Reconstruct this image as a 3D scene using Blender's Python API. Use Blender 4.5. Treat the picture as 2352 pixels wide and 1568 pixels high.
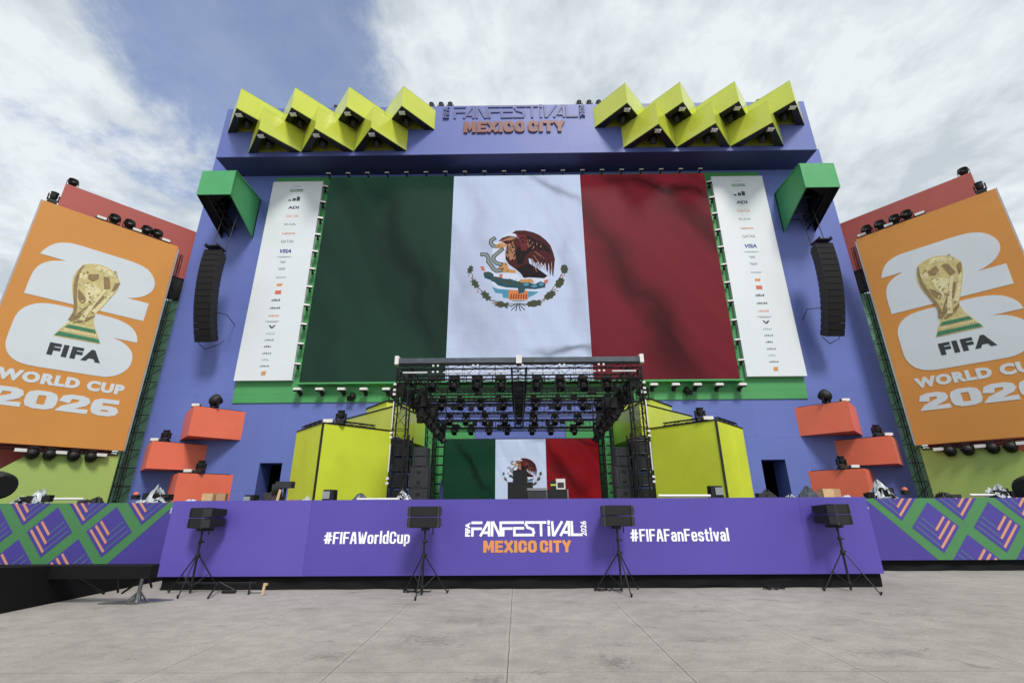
import bpy, math, random
import numpy as np
from mathutils import Vector, Matrix
from mathutils.geometry import tessellate_polygon
R = math.radians
random.seed(7)
for o in list(bpy.data.objects): bpy.data.objects.remove(o)
scene = bpy.context.scene
COL = scene.collection

# ---------------------------------------------------------------- camera
F_PX, PITCH, ROLL, YAW = 1065.99, R(19.652), R(0.3345), R(-0.5613)
CAM = np.array([0.0138, 0.0, 1.6])
cy_, sy_, cp_, sp_ = math.cos(YAW), math.sin(YAW), math.cos(PITCH), math.sin(PITCH)
def ray(px, py):                       # pixel of the 2352 x 1568 photograph -> direction
    u, v = (px-1176)/F_PX, (784-py)/F_PX
    cr, sr = math.cos(ROLL), math.sin(ROLL)
    u, v = u*cr+v*sr, -u*sr+v*cr
    y, z = cp_-v*sp_, sp_+v*cp_
    return np.array([u*cy_+y*sy_, -u*sy_+y*cy_, z])
def U(px, py, Y):                      # point at depth Y
    d = ray(px, py); return CAM+d*(Y/d[1])
def G(px, py, z=0.0):                  # point at height z
    d = ray(px, py); return CAM+d*((z-1.6)/d[2])
def zz(ox, oy, s, x, y): return ((ox+x/s)*.9408, (oy+y/s)*.9408)
cam_d = bpy.data.cameras.new('camera'); cam = bpy.data.objects.new('camera', cam_d); COL.objects.link(cam)
cam_d.sensor_width = 36; cam_d.sensor_fit = 'HORIZONTAL'; cam_d.lens = F_PX/2352*36
cam_d.clip_start = .05; cam_d.clip_end = 3000
fwd = Vector(ray(1176, 784)).normalized(); rgt = Vector(ray(1276, 784)-ray(1176, 784)).normalized()
upv = rgt.cross(fwd)
cam.matrix_world = Matrix(((rgt.x, upv.x, -fwd.x, CAM[0]), (rgt.y, upv.y, -fwd.y, CAM[1]), (rgt.z, upv.z, -fwd.z, CAM[2]), (0, 0, 0, 1)))
scene.camera = cam

# ---------------------------------------------------------------- sun, sky, exposure
EXPO = 0.4; LED = 1/2**EXPO
SUN_EL, SUN_AZ = R(50), R(18)          # azimuth: to the right of straight behind the camera
sl = bpy.data.lights.new('sun', 'SUN'); sl.energy = 2.1; sl.angle = R(14); sl.color = (1.0, .965, .91)
sun = bpy.data.objects.new('sun', sl); COL.objects.link(sun)
sd = Vector((math.sin(SUN_AZ)*math.cos(SUN_EL), -math.cos(SUN_AZ)*math.cos(SUN_EL), math.sin(SUN_EL)))
sun.rotation_euler = sd.to_track_quat('Z', 'Y').to_euler(); sun.location = (20, -30, 40)
w = bpy.data.worlds.new('World'); scene.world = w; w.use_nodes = True
nt = w.node_tree; N = nt.nodes; L = nt.links
for n in list(N): N.remove(n)
def wn(t, **k):
    n = N.new(t)
    for a, b in k.items(): setattr(n, a, b)
    return n
def wmath(op, a, b=None, clamp=False):
    n = wn('ShaderNodeMath', operation=op); n.use_clamp = clamp
    for i, v in enumerate((a, b)):
        if v is None: continue
        if isinstance(v, (int, float)): n.inputs[i].default_value = v
        else: L.new(v, n.inputs[i])
    return n.outputs[0]
out = wn('ShaderNodeOutputWorld'); bg = wn('ShaderNodeBackground'); bg.inputs[1].default_value = .1
L.new(bg.outputs[0], out.inputs[0])
sky = wn('ShaderNodeTexSky', sky_type='NISHITA'); sky.sun_disc = False
sky.sun_elevation = SUN_EL; sky.sun_rotation = math.pi-SUN_AZ; sky.altitude = 2200; sky.air_density = 1.2; sky.dust_density = 1.5
tc = wn('ShaderNodeTexCoord'); sp3 = wn('ShaderNodeSeparateXYZ'); L.new(tc.outputs['Generated'], sp3.inputs[0])
zc = wmath('MAXIMUM', sp3.outputs[2], .0); zc = wmath('ADD', zc, .13)
cu = wmath('DIVIDE', sp3.outputs[0], zc); cv = wmath('DIVIDE', sp3.outputs[1], zc)
def wnoise(su, sv, scale, detail, rough, dist, off=0.0):
    cb = wn('ShaderNodeCombineXYZ'); L.new(wmath('MULTIPLY', cu, su), cb.inputs[0]); L.new(wmath('MULTIPLY', cv, sv), cb.inputs[1]); cb.inputs[2].default_value = off
    n = wn('ShaderNodeTexNoise'); L.new(cb.outputs[0], n.inputs['Vector'])
    n.inputs['Scale'].default_value = scale; n.inputs['Detail'].default_value = detail; n.inputs['Roughness'].default_value = rough; n.inputs['Distortion'].default_value = dist
    return n.outputs['Fac']
n1 = wnoise(1.0, .75, 2.3, 12, .66, .35, 3.1)
n2 = wnoise(1.0, .95, 7.5, 10, .66, .3, 7.7)
n3 = wnoise(1.0, .8, 2.6, 10, .62, .3, 11.3)
n4 = wnoise(1.0, .9, 8.0, 9, .6, .3, 5.3)
# thin part of the cloud deck, to the left of the stage
hx = wmath('MULTIPLY', wmath('ADD', cu, .47), 2.9); hy = wmath('MULTIPLY', wmath('SUBTRACT', cv, .70), 1.5)
hd = wmath('SQRT', wmath('ADD', wmath('MULTIPLY', hx, hx), wmath('MULTIPLY', hy, hy)))
hole = wmath('SUBTRACT', 1.0, hd, True)
left = wmath('MULTIPLY', wmath('SUBTRACT', -.22, cu), 2.0, True)
cov = wmath('ADD', wmath('MULTIPLY', n1, 1.5), wmath('MULTIPLY', n2, .55))
cov = wmath('SUBTRACT', cov, wmath('MULTIPLY', hole, .8))
cov = wmath('SUBTRACT', cov, wmath('MULTIPLY', left, .16))
mr = wn('ShaderNodeMapRange', interpolation_type='SMOOTHSTEP'); L.new(cov, mr.inputs[0]); mr.inputs[1].default_value = .40; mr.inputs[2].default_value = .84; mr.inputs[3].default_value = .22; mr.inputs[4].default_value = 1
cr_ = wn('ShaderNodeValToRGB'); L.new(wmath('ADD', wmath('MULTIPLY', n3, .64), wmath('MULTIPLY', n4, .36)), cr_.inputs[0])
cr_.color_ramp.elements[0].position = .41; cr_.color_ramp.elements[0].color = (.55, .615, .67, 1)
cr_.color_ramp.elements[1].position = .57; cr_.color_ramp.elements[1].color = (.82, .87, .90, 1)
cs = wn('ShaderNodeVectorMath', operation='SCALE'); L.new(cr_.outputs[0], cs.inputs[0]); cs.inputs['Scale'].default_value = 7.7
bs = wn('ShaderNodeVectorMath', operation='MULTIPLY'); L.new(sky.outputs[0], bs.inputs[0]); bs.inputs[1].default_value = (1.5, 1.45, 1.6)
mx = wn('ShaderNodeMix', data_type='RGBA'); L.new(mr.outputs[0], mx.inputs[0]); L.new(bs.outputs[0], mx.inputs[6]); L.new(cs.outputs[0], mx.inputs[7])
L.new(mx.outputs[2], bg.inputs[0])
vs = scene.view_settings; vs.view_transform = 'Standard'; vs.look = 'None'; vs.exposure = EXPO; vs.gamma = 1

# ---------------------------------------------------------------- materials
def S(r, g, b, k=1.0):
    f = lambda c: ((c/255+.055)/1.055)**2.4 if c > 10 else c/255/12.92
    return (min(1, f(r)*k), min(1, f(g)*k), min(1, f(b)*k), 1)
MATS = {}
def mat(name, col, rough=.6, metal=0.0, var=.08, scale=1.5, bump=0.0, bscale=20, emit=None, estr=1.0, spec=.5, panel=None, streak=0, alpha=1.0):
    if name in MATS: return MATS[name]
    m = bpy.data.materials.new(name); m.use_nodes = True; t = m.node_tree; n = t.nodes; l = t.links
    p = n['Principled BSDF']; p.inputs['Roughness'].default_value = rough; p.inputs['Metallic'].default_value = metal
    p.inputs['Specular IOR Level'].default_value = spec; p.inputs['Alpha'].default_value = alpha
    tcn = n.new('ShaderNodeTexCoord'); geo = n.new('ShaderNodeNewGeometry')
    nz = n.new('ShaderNodeTexNoise'); nz.inputs['Scale'].default_value = scale; nz.inputs['Detail'].default_value = 6; nz.inputs['Roughness'].default_value = .6
    vec = geo.outputs['Position']
    if streak:
        mp = n.new('ShaderNodeMapping'); mp.inputs['Scale'].default_value = (1, 1, streak); l.new(vec, mp.inputs[0]); l.new(mp.outputs[0], nz.inputs['Vector'])
    else: l.new(vec, nz.inputs['Vector'])
    rm = n.new('ShaderNodeMapRange'); l.new(nz.outputs['Fac'], rm.inputs[0]); rm.inputs[1].default_value = .3; rm.inputs[2].default_value = .7
    rm.inputs[3].default_value = 1-var; rm.inputs[4].default_value = 1+var
    vm = n.new('ShaderNodeVectorMath'); vm.operation = 'SCALE'; vm.inputs[0].default_value = col[:3]; l.new(rm.outputs[0], vm.inputs['Scale'])
    cout = vm.outputs[0]
    if panel:                          # faint joints between cladding sheets, (width, height)
        sp = n.new('ShaderNodeSeparateXYZ'); l.new(vec, sp.inputs[0]); cb = n.new('ShaderNodeCombineXYZ')
        l.new(sp.outputs[0], cb.inputs[0]); l.new(sp.outputs[2], cb.inputs[1])
        br = n.new('ShaderNodeTexBrick'); l.new(cb.outputs[0], br.inputs['Vector']); br.offset = .5; br.inputs['Scale'].default_value = 1
        br.inputs['Brick Width'].default_value = panel[0]; br.inputs['Row Height'].default_value = panel[1]; br.inputs['Mortar Size'].default_value = .009
        br.inputs['Color1'].default_value = (1, 1, 1, 1); br.inputs['Color2'].default_value = (.94, .95, .96, 1); br.inputs['Mortar'].default_value = (.74, .75, .78, 1)
        v2 = n.new('ShaderNodeVectorMath'); v2.operation = 'MULTIPLY'; l.new(cout, v2.inputs[0]); l.new(br.outputs['Color'], v2.inputs[1]); cout = v2.outputs[0]
    l.new(cout, p.inputs['Base Color'])
    rr = n.new('ShaderNodeMapRange'); l.new(nz.outputs['Fac'], rr.inputs[0]); rr.inputs[3].default_value = max(0, rough-.08); rr.inputs[4].default_value = min(1, rough+.08); l.new(rr.outputs[0], p.inputs['Roughness'])
    if bump:
        b = n.new('ShaderNodeBump'); b.inputs['Strength'].default_value = bump; b.inputs['Distance'].default_value = .02
        n2_ = n.new('ShaderNodeTexNoise'); n2_.inputs['Scale'].default_value = bscale; n2_.inputs['Detail'].default_value = 5; l.new(geo.outputs['Position'], n2_.inputs['Vector'])
        l.new(n2_.outputs['Fac'], b.inputs['Height']); l.new(b.outputs[0], p.inputs['Normal'])
    if emit: p.inputs['Emission Color'].default_value = emit; p.inputs['Emission Strength'].default_value = estr
    MATS[name] = m; return m
ALB = 1.0
purple = mat('purple_cladding', S(102, 118, 190, .96), .5, var=.05, scale=.35, panel=(4.88, 2.44), bump=.05, bscale=3)
purple_head = mat('purple_header', S(100, 114, 184, .92), .5, var=.04, scale=.4, panel=(3.2, 3.9))
letter_relief = mat('relief_letter_violet', S(94, 100, 154, .9), .5)
letter_rust = mat('relief_letter_rust', S(132, 80, 72, .9), .5)
green = mat('green_cladding', S(76, 160, 92, .95), .5, var=.05, scale=.5, panel=(4.88, 2.44))
green_hood = mat('green_hood', S(78, 166, 104, .95), .42, var=.05)
green_mesh = mat('green_mesh_sheet', S(128, 186, 150, 1.0), .8, var=.22, scale=1.2, streak=2.0)
yellow = mat('yellow_green_gloss', S(206, 216, 78, .98), .2, var=.05, scale=.7, spec=.8)
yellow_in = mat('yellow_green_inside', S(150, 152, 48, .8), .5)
yellow_tower = mat('yellow_led_tower', S(206, 220, 58, 1.05), .45, var=.1, scale=.5)
orange = mat('orange_cladding', S(232, 112, 84, 1.02), .45, var=.06, scale=.8)
orange_board = mat('orange_banner', S(214, 145, 66, .95), .6, var=.05, scale=.35, bump=.08, bscale=2)
red_clad = mat('red_cladding', S(186, 92, 84, .9), .55, var=.05, scale=.5)
olive = mat('olive_cladding', S(160, 184, 98, 1.05), .6, var=.06, scale=.6)
white_print = mat('white_print', S(214, 222, 228, .98), .55, var=.03, scale=.6)
white_board = mat('white_sponsor_board', S(218, 224, 228, 1.02), .5, var=.03, scale=.4)
white_metal = mat('pale_lamp_housing', S(225, 222, 220), .4)
silver = mat('aluminium', S(170, 172, 176), .35, .8)
grey_beam = mat('grey_roof_beam', S(84, 90, 98), .4, .3, var=.2, scale=4)
black = mat('matt_black', S(13, 13, 15), .6, var=.25, scale=6)
black_soft = mat('black_drape', S(15, 15, 17), .85, var=.5, scale=1.6, streak=.3, bump=.6, bscale=3, spec=.25)
black_truss = mat('black_truss_steel', S(20, 20, 22), .5, .3, var=.3, scale=8)
dark_grey = mat('dark_grey_cabinet', S(48, 49, 53), .6, var=.15, scale=4)
grey_face = mat('grey_lamp_face', S(150, 156, 158), .3)
glass = mat('dark_lens', S(20, 24, 32), .08, spec=.9)
gold = mat('gold_print', S(205, 190, 130), .55, var=.18, scale=6)
gold_l = mat('gold_print_light', S(226, 216, 168), .55, var=.15, scale=8)
gold_d = mat('gold_print_dark', S(146, 122, 84), .55, var=.25, scale=8)
green_print = mat('green_print', S(58, 128, 92), .55, var=.2, scale=8)
ink = mat('dark_print', S(44, 50, 52), .6)
fascia = mat('violet_fascia', S(88, 75, 170, .93), .5, var=.06, scale=.5, panel=(4.1, 9))
fascia_b = mat('violet_fascia_side', S(74, 62, 150, .95), .5, var=.06, scale=.6)
fas_green = mat('pattern_green', S(74, 134, 82, .95), .5, var=.06)
fas_orange = mat('pattern_peach', S(214, 150, 118, .95), .5)
fas_teal = mat('pattern_teal', S(82, 104, 142, .95), .5)
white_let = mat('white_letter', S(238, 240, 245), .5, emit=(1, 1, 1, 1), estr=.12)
orange_let = mat('orange_letter', S(224, 150, 84), .5)
plastic = mat('clear_plastic_wrap', S(196, 202, 206), .22, var=.45, scale=7, spec=.8, alpha=.85)
wood = mat('pine_wood', S(206, 172, 128), .7, var=.15, scale=12)
card = mat('brown_cardboard', S(176, 136, 104), .8)
blue_cloth = mat('blue_cover', S(52, 66, 120), .7, var=.2, scale=8)
cloth = mat('pale_blue_sheet', S(196, 208, 224), .7, var=.15, scale=6)
steel = mat('galvanised_steel', S(130, 132, 132), .35, .85, var=.2, scale=12)
doorway_dark = mat('dark_void', S(6, 6, 8), .9)  # near-black colour holds the darkness inside the doorways
orange_tag = mat('orange_plastic', S(214, 110, 84), .5)

# ---------------------------------------------------------------- mesh builder
ORG = {}
class MB:
    def __init__(s): s.v, s.f, s.m = [], [], []
    def add(s, vs, fs, mi=0):
        b = len(s.v); s.v += [tuple(map(float, q)) for q in vs]; s.f += [tuple(b+i for i in q) for q in fs]; s.m += [mi]*len(fs); return s
    def box(s, c, d, rz=0, mi=0, top=1.0, M=None):
        x, y, z = [k/2 for k in d]; q = []
        for sz in (-1, 1):
            t = top if sz > 0 else 1
            for a, b in ((-1, -1), (1, -1), (1, 1), (-1, 1)):
                X, Y = a*x*t, b*y*t
                p = Vector((X*math.cos(rz)-Y*math.sin(rz), X*math.sin(rz)+Y*math.cos(rz), sz*z))
                if M is not None: p = M @ p
                q.append((p.x+c[0], p.y+c[1], p.z+c[2]))
        return s.add(q, [(3, 2, 1, 0), (4, 5, 6, 7), (0, 1, 5, 4), (1, 2, 6, 5), (2, 3, 7, 6), (3, 0, 4, 7)], mi)
    def tube(s, p, q, r, n=6, mi=0, r2=None, cap=True):
        p, q = Vector(p), Vector(q); d = q-p
        if d.length < 1e-6: return s
        d.normalize(); a = d.orthogonal().normalized(); b = d.cross(a); r2 = r if r2 is None else r2; vs = []
        for e, rr in ((p, r), (q, r2)):
            for i in range(n):
                t = 2*math.pi*i/n; k = e+a*math.cos(t)*rr+b*math.sin(t)*rr; vs.append(k)
        fs = [(i, (i+1) % n, n+(i+1) % n, n+i) for i in range(n)]
        if cap: fs += [tuple(range(n-1, -1, -1)), tuple(range(n, 2*n))]
        return s.add(vs, fs, mi)
    def poly(s, pts, r, n=5, mi=0):
        for a, b in zip(pts[:-1], pts[1:]): s.tube(a, b, r, n, mi)
        return s
    def lathe(s, prof, n=14, M=None, mi=0):
        vs = []; fs = []
        for r, z in prof:
            for i in range(n):
                t = 2*math.pi*i/n; p = Vector((r*math.cos(t), r*math.sin(t), z)); vs.append(M @ p if M is not None else p)
        for j in range(len(prof)-1):
            for i in range(n): fs.append((j*n+i, j*n+(i+1) % n, (j+1)*n+(i+1) % n, (j+1)*n+i))
        return s.add(vs, fs, mi)
    def prism(s, pl, z0, z1, mi=0, top=True, bot=True):          # vertical prism, counter-clockwise plan
        n = len(pl); vs = [(x, y, z0) for x, y in pl]+[(x, y, z1) for x, y in pl]
        fs = [(i, (i+1) % n, n+(i+1) % n, n+i) for i in range(n)]
        if bot: fs.append(tuple(range(n-1, -1, -1)))
        if top: fs.append(tuple(range(n, 2*n)))
        return s.add(vs, fs, mi)
    def plate(s, pts3, nrm, th, mi=0):                            # outline in space, thickened along nrm
        nn = Vector(nrm); P = [Vector(p) for p in pts3]; n = len(P)
        tris = tessellate_polygon([P]); vs = [p+nn*th for p in P]+P
        fs = [tuple(t) for t in tris]; fs += [(n+i, n+(i+1) % n, (i+1) % n, i) for i in range(n)]
        return s.add(vs, fs, mi)
    def truss(s, p, q, w=.3, r=.025, step=.5, up=(0, 0, 1), ends=True, mi=0, rd=.011):
        p, q = Vector(p), Vector(q); d = (q-p); Ln = d.length; d.normalize(); u = Vector(up)
        if abs(d.dot(u)) > .95: u = Vector((0, 1, 0))
        a = d.cross(u).normalized(); b = a.cross(d).normalized(); h = w/2
        co = [(a*i*h+b*j*h) for i, j in ((-1, -1), (1, -1), (1, 1), (-1, 1))]
        for c in co: s.tube(p+c, q+c, r, 6, mi)
        k = max(1, round(Ln/step)); st = Ln/k
        for i in range(k+1):
            e = p+d*(st*i)
            for c in range(4): s.tube(e+co[c], e+co[(c+1) % 4], rd, 4, mi, cap=False)
        for i in range(k):
            e0, e1 = p+d*(st*i), p+d*(st*(i+1))
            for c in range(4):
                x, y = co[c], co[(c+1) % 4]
                if i % 2: x, y = y, x
                s.tube(e0+x, e1+y, rd, 4, mi, cap=False)
        return s
    def build(s, name, mt, parent=None, world=True, smooth=False):
        me = bpy.data.meshes.new(name); mats = mt if isinstance(mt, (list, tuple)) else [mt]
        if parent is None:
            A = np.array(s.v); lo, hi = A.min(0), A.max(0); org = Vector(((lo[0]+hi[0])/2, (lo[1]+hi[1])/2, lo[2])) if world else Vector((0, 0, 0))
        else: org = ORG.get(parent.name, Vector((0, 0, 0))) if world else Vector((0, 0, 0))
        me.from_pydata([(x-org.x, y-org.y, z-org.z) for x, y, z in s.v], [], s.f); me.validate()
        for k in mats: me.materials.append(k)
        if len(mats) > 1 and len(me.polygons) == len(s.m): me.polygons.foreach_set('material_index', s.m)
        if smooth: me.polygons.foreach_set('use_smooth', [True]*len(me.polygons))
        me.update()
        o = bpy.data.objects.new(name, me); COL.objects.link(o)
        if parent is not None: o.parent = parent; ORG[o.name] = org
        else: o.location = org; ORG[o.name] = org
        return o
def tag(o, label=None, cat=None, group=None, kind=None):
    if label: o['label'] = label
    if cat: o['category'] = cat
    if group: o['group'] = group
    if kind: o['kind'] = kind
    return o
def thing(name, label, cat, loc=(0, 0, 0), rz=0, group=None):
    o = bpy.data.objects.new(name, None); COL.objects.link(o); o.location = loc; o.rotation_euler = (0, 0, rz); o.empty_display_size = .2
    ORG[o.name] = Vector(loc); return tag(o, label, cat, group)
def dup(root, loc=None, rot=None, label=None, group=None, scale=None):
    def cp(o, par):
        c = o.copy(); COL.objects.link(c)
        if par is not None: c.parent = par
        for ch in kids.get(o.name, []): cp(ch, c)
        return c
    kids = {}
    for o in (root.children_recursive): kids.setdefault(o.parent.name, []).append(o)
    r = cp(root, None)
    if loc is not None: r.location = loc
    if rot is not None: r.rotation_euler = rot
    if scale: r.scale = (scale,)*3
    if label: r['label'] = label
    if group: r['group'] = group
    return r
FIRST = {}
def use(maker, key, loc, rot, label, group, scale=None):
    """first use moves the prototype itself, later uses copy it"""
    if key not in FIRST:
        o = maker(); FIRST[key] = o; o.location = loc; o.rotation_euler = rot
        if scale: o.scale = (scale,)*3
        o['label'] = label
        if group: o['group'] = group
        return o
    return dup(FIRST[key], loc, rot, label, group, scale or 1.0)

def text_mesh(name, body, mt, parent, fr, x0, x1, z0, z1, bold=.0, th=.02, d=.0, shear=0, rot=0, sp=1.0):
    """lettering fitted into a rectangle of the frame fr=(origin, u, v, n)"""
    cu_ = bpy.data.curves.new('t', 'FONT'); cu_.body = body; cu_.size = 1; cu_.offset = bold; cu_.shear = shear; cu_.space_character = sp; cu_.resolution_u = 3
    ob = bpy.data.objects.new('t', cu_); COL.objects.link(ob); bpy.context.view_layer.update()
    me0 = bpy.data.meshes.new_from_object(ob.evaluated_get(bpy.context.evaluated_depsgraph_get()))
    V = np.array([v.co[:2] for v in me0.vertices]); Fc = [tuple(p.vertices) for p in me0.polygons]
    bpy.data.objects.remove(ob); bpy.data.curves.remove(cu_); bpy.data.meshes.remove(me0)
    if rot == 90: V = np.stack([-V[:, 1], V[:, 0]], 1)
    if rot == -90: V = np.stack([V[:, 1], -V[:, 0]], 1)
    lo, hi = V.min(0), V.max(0); V = (V-lo)/(hi-lo); V = V*np.array([x1-x0, z1-z0])+np.array([x0, z0])
    O, u, v, n = [Vector(k) for k in fr]
    front = [O+u*a+v*b+n*(d+th) for a, b in V]; back = [O+u*a+v*b+n*d for a, b in V]; m = MB(); nv = len(V)
    ed = {}
    for f in Fc:
        for a, b in zip(f, f[1:]+f[:1]): ed[(a, b)] = ed.get((a, b), 0)+1
    fs = list(Fc)+[(b, a, nv+a, nv+b) for (a, b) in ed if (b, a) not in ed]
    m.add(front+back, fs)
    return m.build(name, mt, parent) if name else m
def FR(O, u, v=(0, 0, 1)):
    u = Vector(u).normalized(); v = Vector(v); n = u.cross(v)   # n points to the viewer for u=+x, v=+z -> (0,-1,0)
    return (Vector(O), u, v, n)
def fpt(fr, a, b, d=0): return fr[0]+fr[1]*a+fr[2]*b+fr[3]*d
def fplate(m, fr, pts, d, th=.01, mi=0): return m.plate([fpt(fr, a, b, d) for a, b in pts], fr[3], th, mi)
def rect(x0, x1, z0, z1): return [(x0, z0), (x1, z0), (x1, z1), (x0, z1)]
def clip(pl, x0, x1, z0, z1):
    for ax, lim, sg in ((0, x0, 1), (0, x1, -1), (1, z0, 1), (1, z1, -1)):
        o = []
        for i in range(len(pl)):
            a, b = pl[i], pl[(i+1) % len(pl)]; da, db = (a[ax]-lim)*sg, (b[ax]-lim)*sg
            if da >= 0: o.append(a)
            if da*db < 0:
                t = da/(da-db); o.append((a[0]+(b[0]-a[0])*t, a[1]+(b[1]-a[1])*t))
        pl = o
        if len(pl) < 3: return []
    return pl
def smooth_pl(pts, it=1):
    for _ in range(it):
        q = []
        for i in range(len(pts)):
            a, b, c = pts[i-1], pts[i], pts[(i+1) % len(pts)]
            v1 = (b[0]-a[0], b[1]-a[1]); v2 = (c[0]-b[0], c[1]-b[1]); l1, l2 = math.hypot(*v1), math.hypot(*v2)
            cosang = (v1[0]*v2[0]+v1[1]*v2[1])/(l1*l2+1e-9)
            if cosang < .7: q.append(b)            # keep sharp corners
            else: q += [(b[0]-v1[0]*.25, b[1]-v1[1]*.25), (b[0]+v2[0]*.25, b[1]+v2[1]*.25)]
        pts = q
    return pts
def crumple(name, mt, c, d, seed, parent=None, jag=.22, n=34, flare=0.0, holes=0.0):
    """sheet draped over something; with holes the torn sheet lets the inside show"""
    rnd = random.Random(seed); m = MB(); vs = []; fs = []; rows = 11
    ph = [rnd.uniform(0, 6.28) for _ in range(6)]; pk = [(rnd.uniform(-.8, .8), rnd.uniform(.35, 1.0)) for _ in range(4)]
    def top(u): return min(1, max(h*max(0.0, 1-abs(u-p)*1.5)**.5 for p, h in pk+[(rnd.uniform(-.2, .2), .9)])+.12)
    for j in range(rows):
        v = j/(rows-1)
        for i in range(n):
            t = 2*math.pi*i/n; rad = (1-v**3)*.92+.08
            fold = 1+jag*(.5*math.sin(5*t+ph[0]+v*3)+.4*math.sin(11*t+ph[1]-v*4))*(1-v*.5)+rnd.uniform(-.35, .35)*jag
            k = rad*fold*(1+flare*v*(1-v)*2); x, y = math.cos(t)*k, math.sin(t)*k
            vs.append((c[0]+d[0]/2*x, c[1]+d[1]/2*y, c[2]+max(0, d[2]*v**.8*top(x)*(1+rnd.uniform(-.45, .45)*jag))))
    for j in range(rows-1):
        for i in range(n):
            if holes and .5+.5*math.sin(i*.9+j*1.7+ph[3])*math.sin(i*.37-j*.8+ph[4]) < holes*rnd.uniform(.7, 1.4): continue
            fs.append((j*n+i, j*n+(i+1) % n, (j+1)*n+(i+1) % n, (j+1)*n+i))
    m.add(vs, fs); return m.build(name, mt, parent)
# ================================================================ ground
gm = bpy.data.materials.new('concrete_paving'); gm.use_nodes = True; t = gm.node_tree; n_ = t.nodes; l_ = t.links; pb = n_['Principled BSDF']; pb.inputs['Roughness'].default_value = .8
geo = n_.new('ShaderNodeNewGeometry'); sx = n_.new('ShaderNodeSeparateXYZ'); l_.new(geo.outputs['Position'], sx.inputs[0])
def gnoise(scale, detail, vecscale=(1, 1, 1), rough=.6, dist=0, off=(0, 0, 0)):
    mp = n_.new('ShaderNodeMapping'); mp.inputs['Scale'].default_value = vecscale; mp.inputs['Location'].default_value = off; l_.new(geo.outputs['Position'], mp.inputs[0])
    z = n_.new('ShaderNodeTexNoise'); l_.new(mp.outputs[0], z.inputs['Vector']); z.inputs['Scale'].default_value = scale; z.inputs['Detail'].default_value = detail; z.inputs['Roughness'].default_value = rough; z.inputs['Distortion'].default_value = dist
    return z.outputs['Fac']
def gm_(op, a, b=None, c=None, clamp=False):
    z = n_.new('ShaderNodeMath'); z.operation = op; z.use_clamp = clamp
    for i, v in enumerate((a, b, c)):
        if v is None: continue
        if isinstance(v, (int, float)): z.inputs[i].default_value = v
        else: l_.new(v, z.inputs[i])
    return z.outputs[0]
def gramp(f, p0, p1, lo, hi):
    z = n_.new('ShaderNodeMapRange'); z.interpolation_type = 'SMOOTHSTEP'; l_.new(f, z.inputs[0]); z.inputs[1].default_value = p0; z.inputs[2].default_value = p1; z.inputs[3].default_value = lo; z.inputs[4].default_value = hi; return z.outputs[0]
big = gramp(gnoise(.35, 5), .3, .7, .88, 1.08)
mid = gramp(gnoise(2.6, 10, (1, 1.25, 1), .72, .4), .32, .7, .86, 1.1)
fine = gramp(gnoise(30, 9, (1, 1, 1), .85), .3, .7, .80, 1.16)
st1 = gramp(gnoise(1.6, 8, (1, 1.5, 1), .74, .6, (4.2, 1.7, 0)), .575, .70, 1.0, .62)       # tyre and oil marks
st2 = gramp(gnoise(6, 5, (1, 2, 1), .6, 0, (9, 3, 0)), .63, .72, 1.0, .62)                # small spots
sc = gramp(gnoise(5, 8, (1, 1, 1), .8, 1.0, (1, 8, 0)), .56, .74, 1.0, 1.2)              # pale scuffs
wob = gm_('MULTIPLY', gm_('SUBTRACT', gnoise(3, 3), .5), .03)
jx = gm_('ABSOLUTE', gm_('SUBTRACT', gm_('FRACT', gm_('ADD', gm_('DIVIDE', gm_('ADD', gm_('ADD', sx.outputs[0], .11+18.3), wob), 1.83), .5)), .5))
jy = gm_('ABSOLUTE', gm_('SUBTRACT', gm_('FRACT', gm_('ADD', gm_('DIVIDE', gm_('ADD', gm_('SUBTRACT', sx.outputs[1], 5.66), wob), 5.49), .5)), .5))
jn = gramp(jx, .0020, .0052, .42, 1.0); jm = gramp(jy, .0008, .0022, .72, 1.0); jh = gramp(jx, .006, .03, 1.10, 1.0)
def spot(x, y, rx, ry, k):
    """a worn dark mark at a fixed place on the paving"""
    dx = gm_('DIVIDE', gm_('SUBTRACT', sx.outputs[0], x), rx); dy = gm_('DIVIDE', gm_('SUBTRACT', sx.outputs[1], y), ry)
    d = gm_('SQRT', gm_('ADD', gm_('MULTIPLY', dx, dx), gm_('MULTIPLY', dy, dy)))
    msk = gramp(gm_('ADD', d, gm_('MULTIPLY', gm_('SUBTRACT', pn, .5), 5.0)), .0, 1.0, 1-(1-k)*.75, 1.0); return msk
pn = gnoise(13, 5, (1, 1.8, 1), .7, .3, (2, 5, 0))
marks = None
for x_, y_, rx_, ry_, k_ in ((-1.15, 6.95, .5, .35, .55), (-.8, 8.05, .75, .3, .62), (1.05, 6.0, .28, .3, .5), (-2.2, 6.2, .3, .22, .55), (3.0, 8.6, .35, .14, .5), (.9, 9.4, .35, .2, .6), (2.6, 6.9, .5, .2, .7), (4.3, 6.3, .8, .22, .65), (-3.6, 8.9, .6, .25, .7), (4.9, 7.9, .5, .3, .75), (-.3, 5.4, .3, .2, .6), (-1.9, 9.3, .5, .12, .6), (.3, 7.4, .25, .3, .75), (6.2, 8.3, .5, .2, .7)):
    q_ = spot(x_, y_, rx_, ry_, k_); marks = q_ if marks is None else gm_('MULTIPLY', marks, q_)
big = gm_('MULTIPLY', big, marks)
val = gm_('MULTIPLY', gm_('MULTIPLY', gm_('MULTIPLY', big, mid), gm_('MULTIPLY', fine, st1)), gm_('MULTIPLY', gm_('MULTIPLY', st2, sc), gm_('MULTIPLY', jh, gm_('MULTIPLY', jn, jm))))
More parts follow.
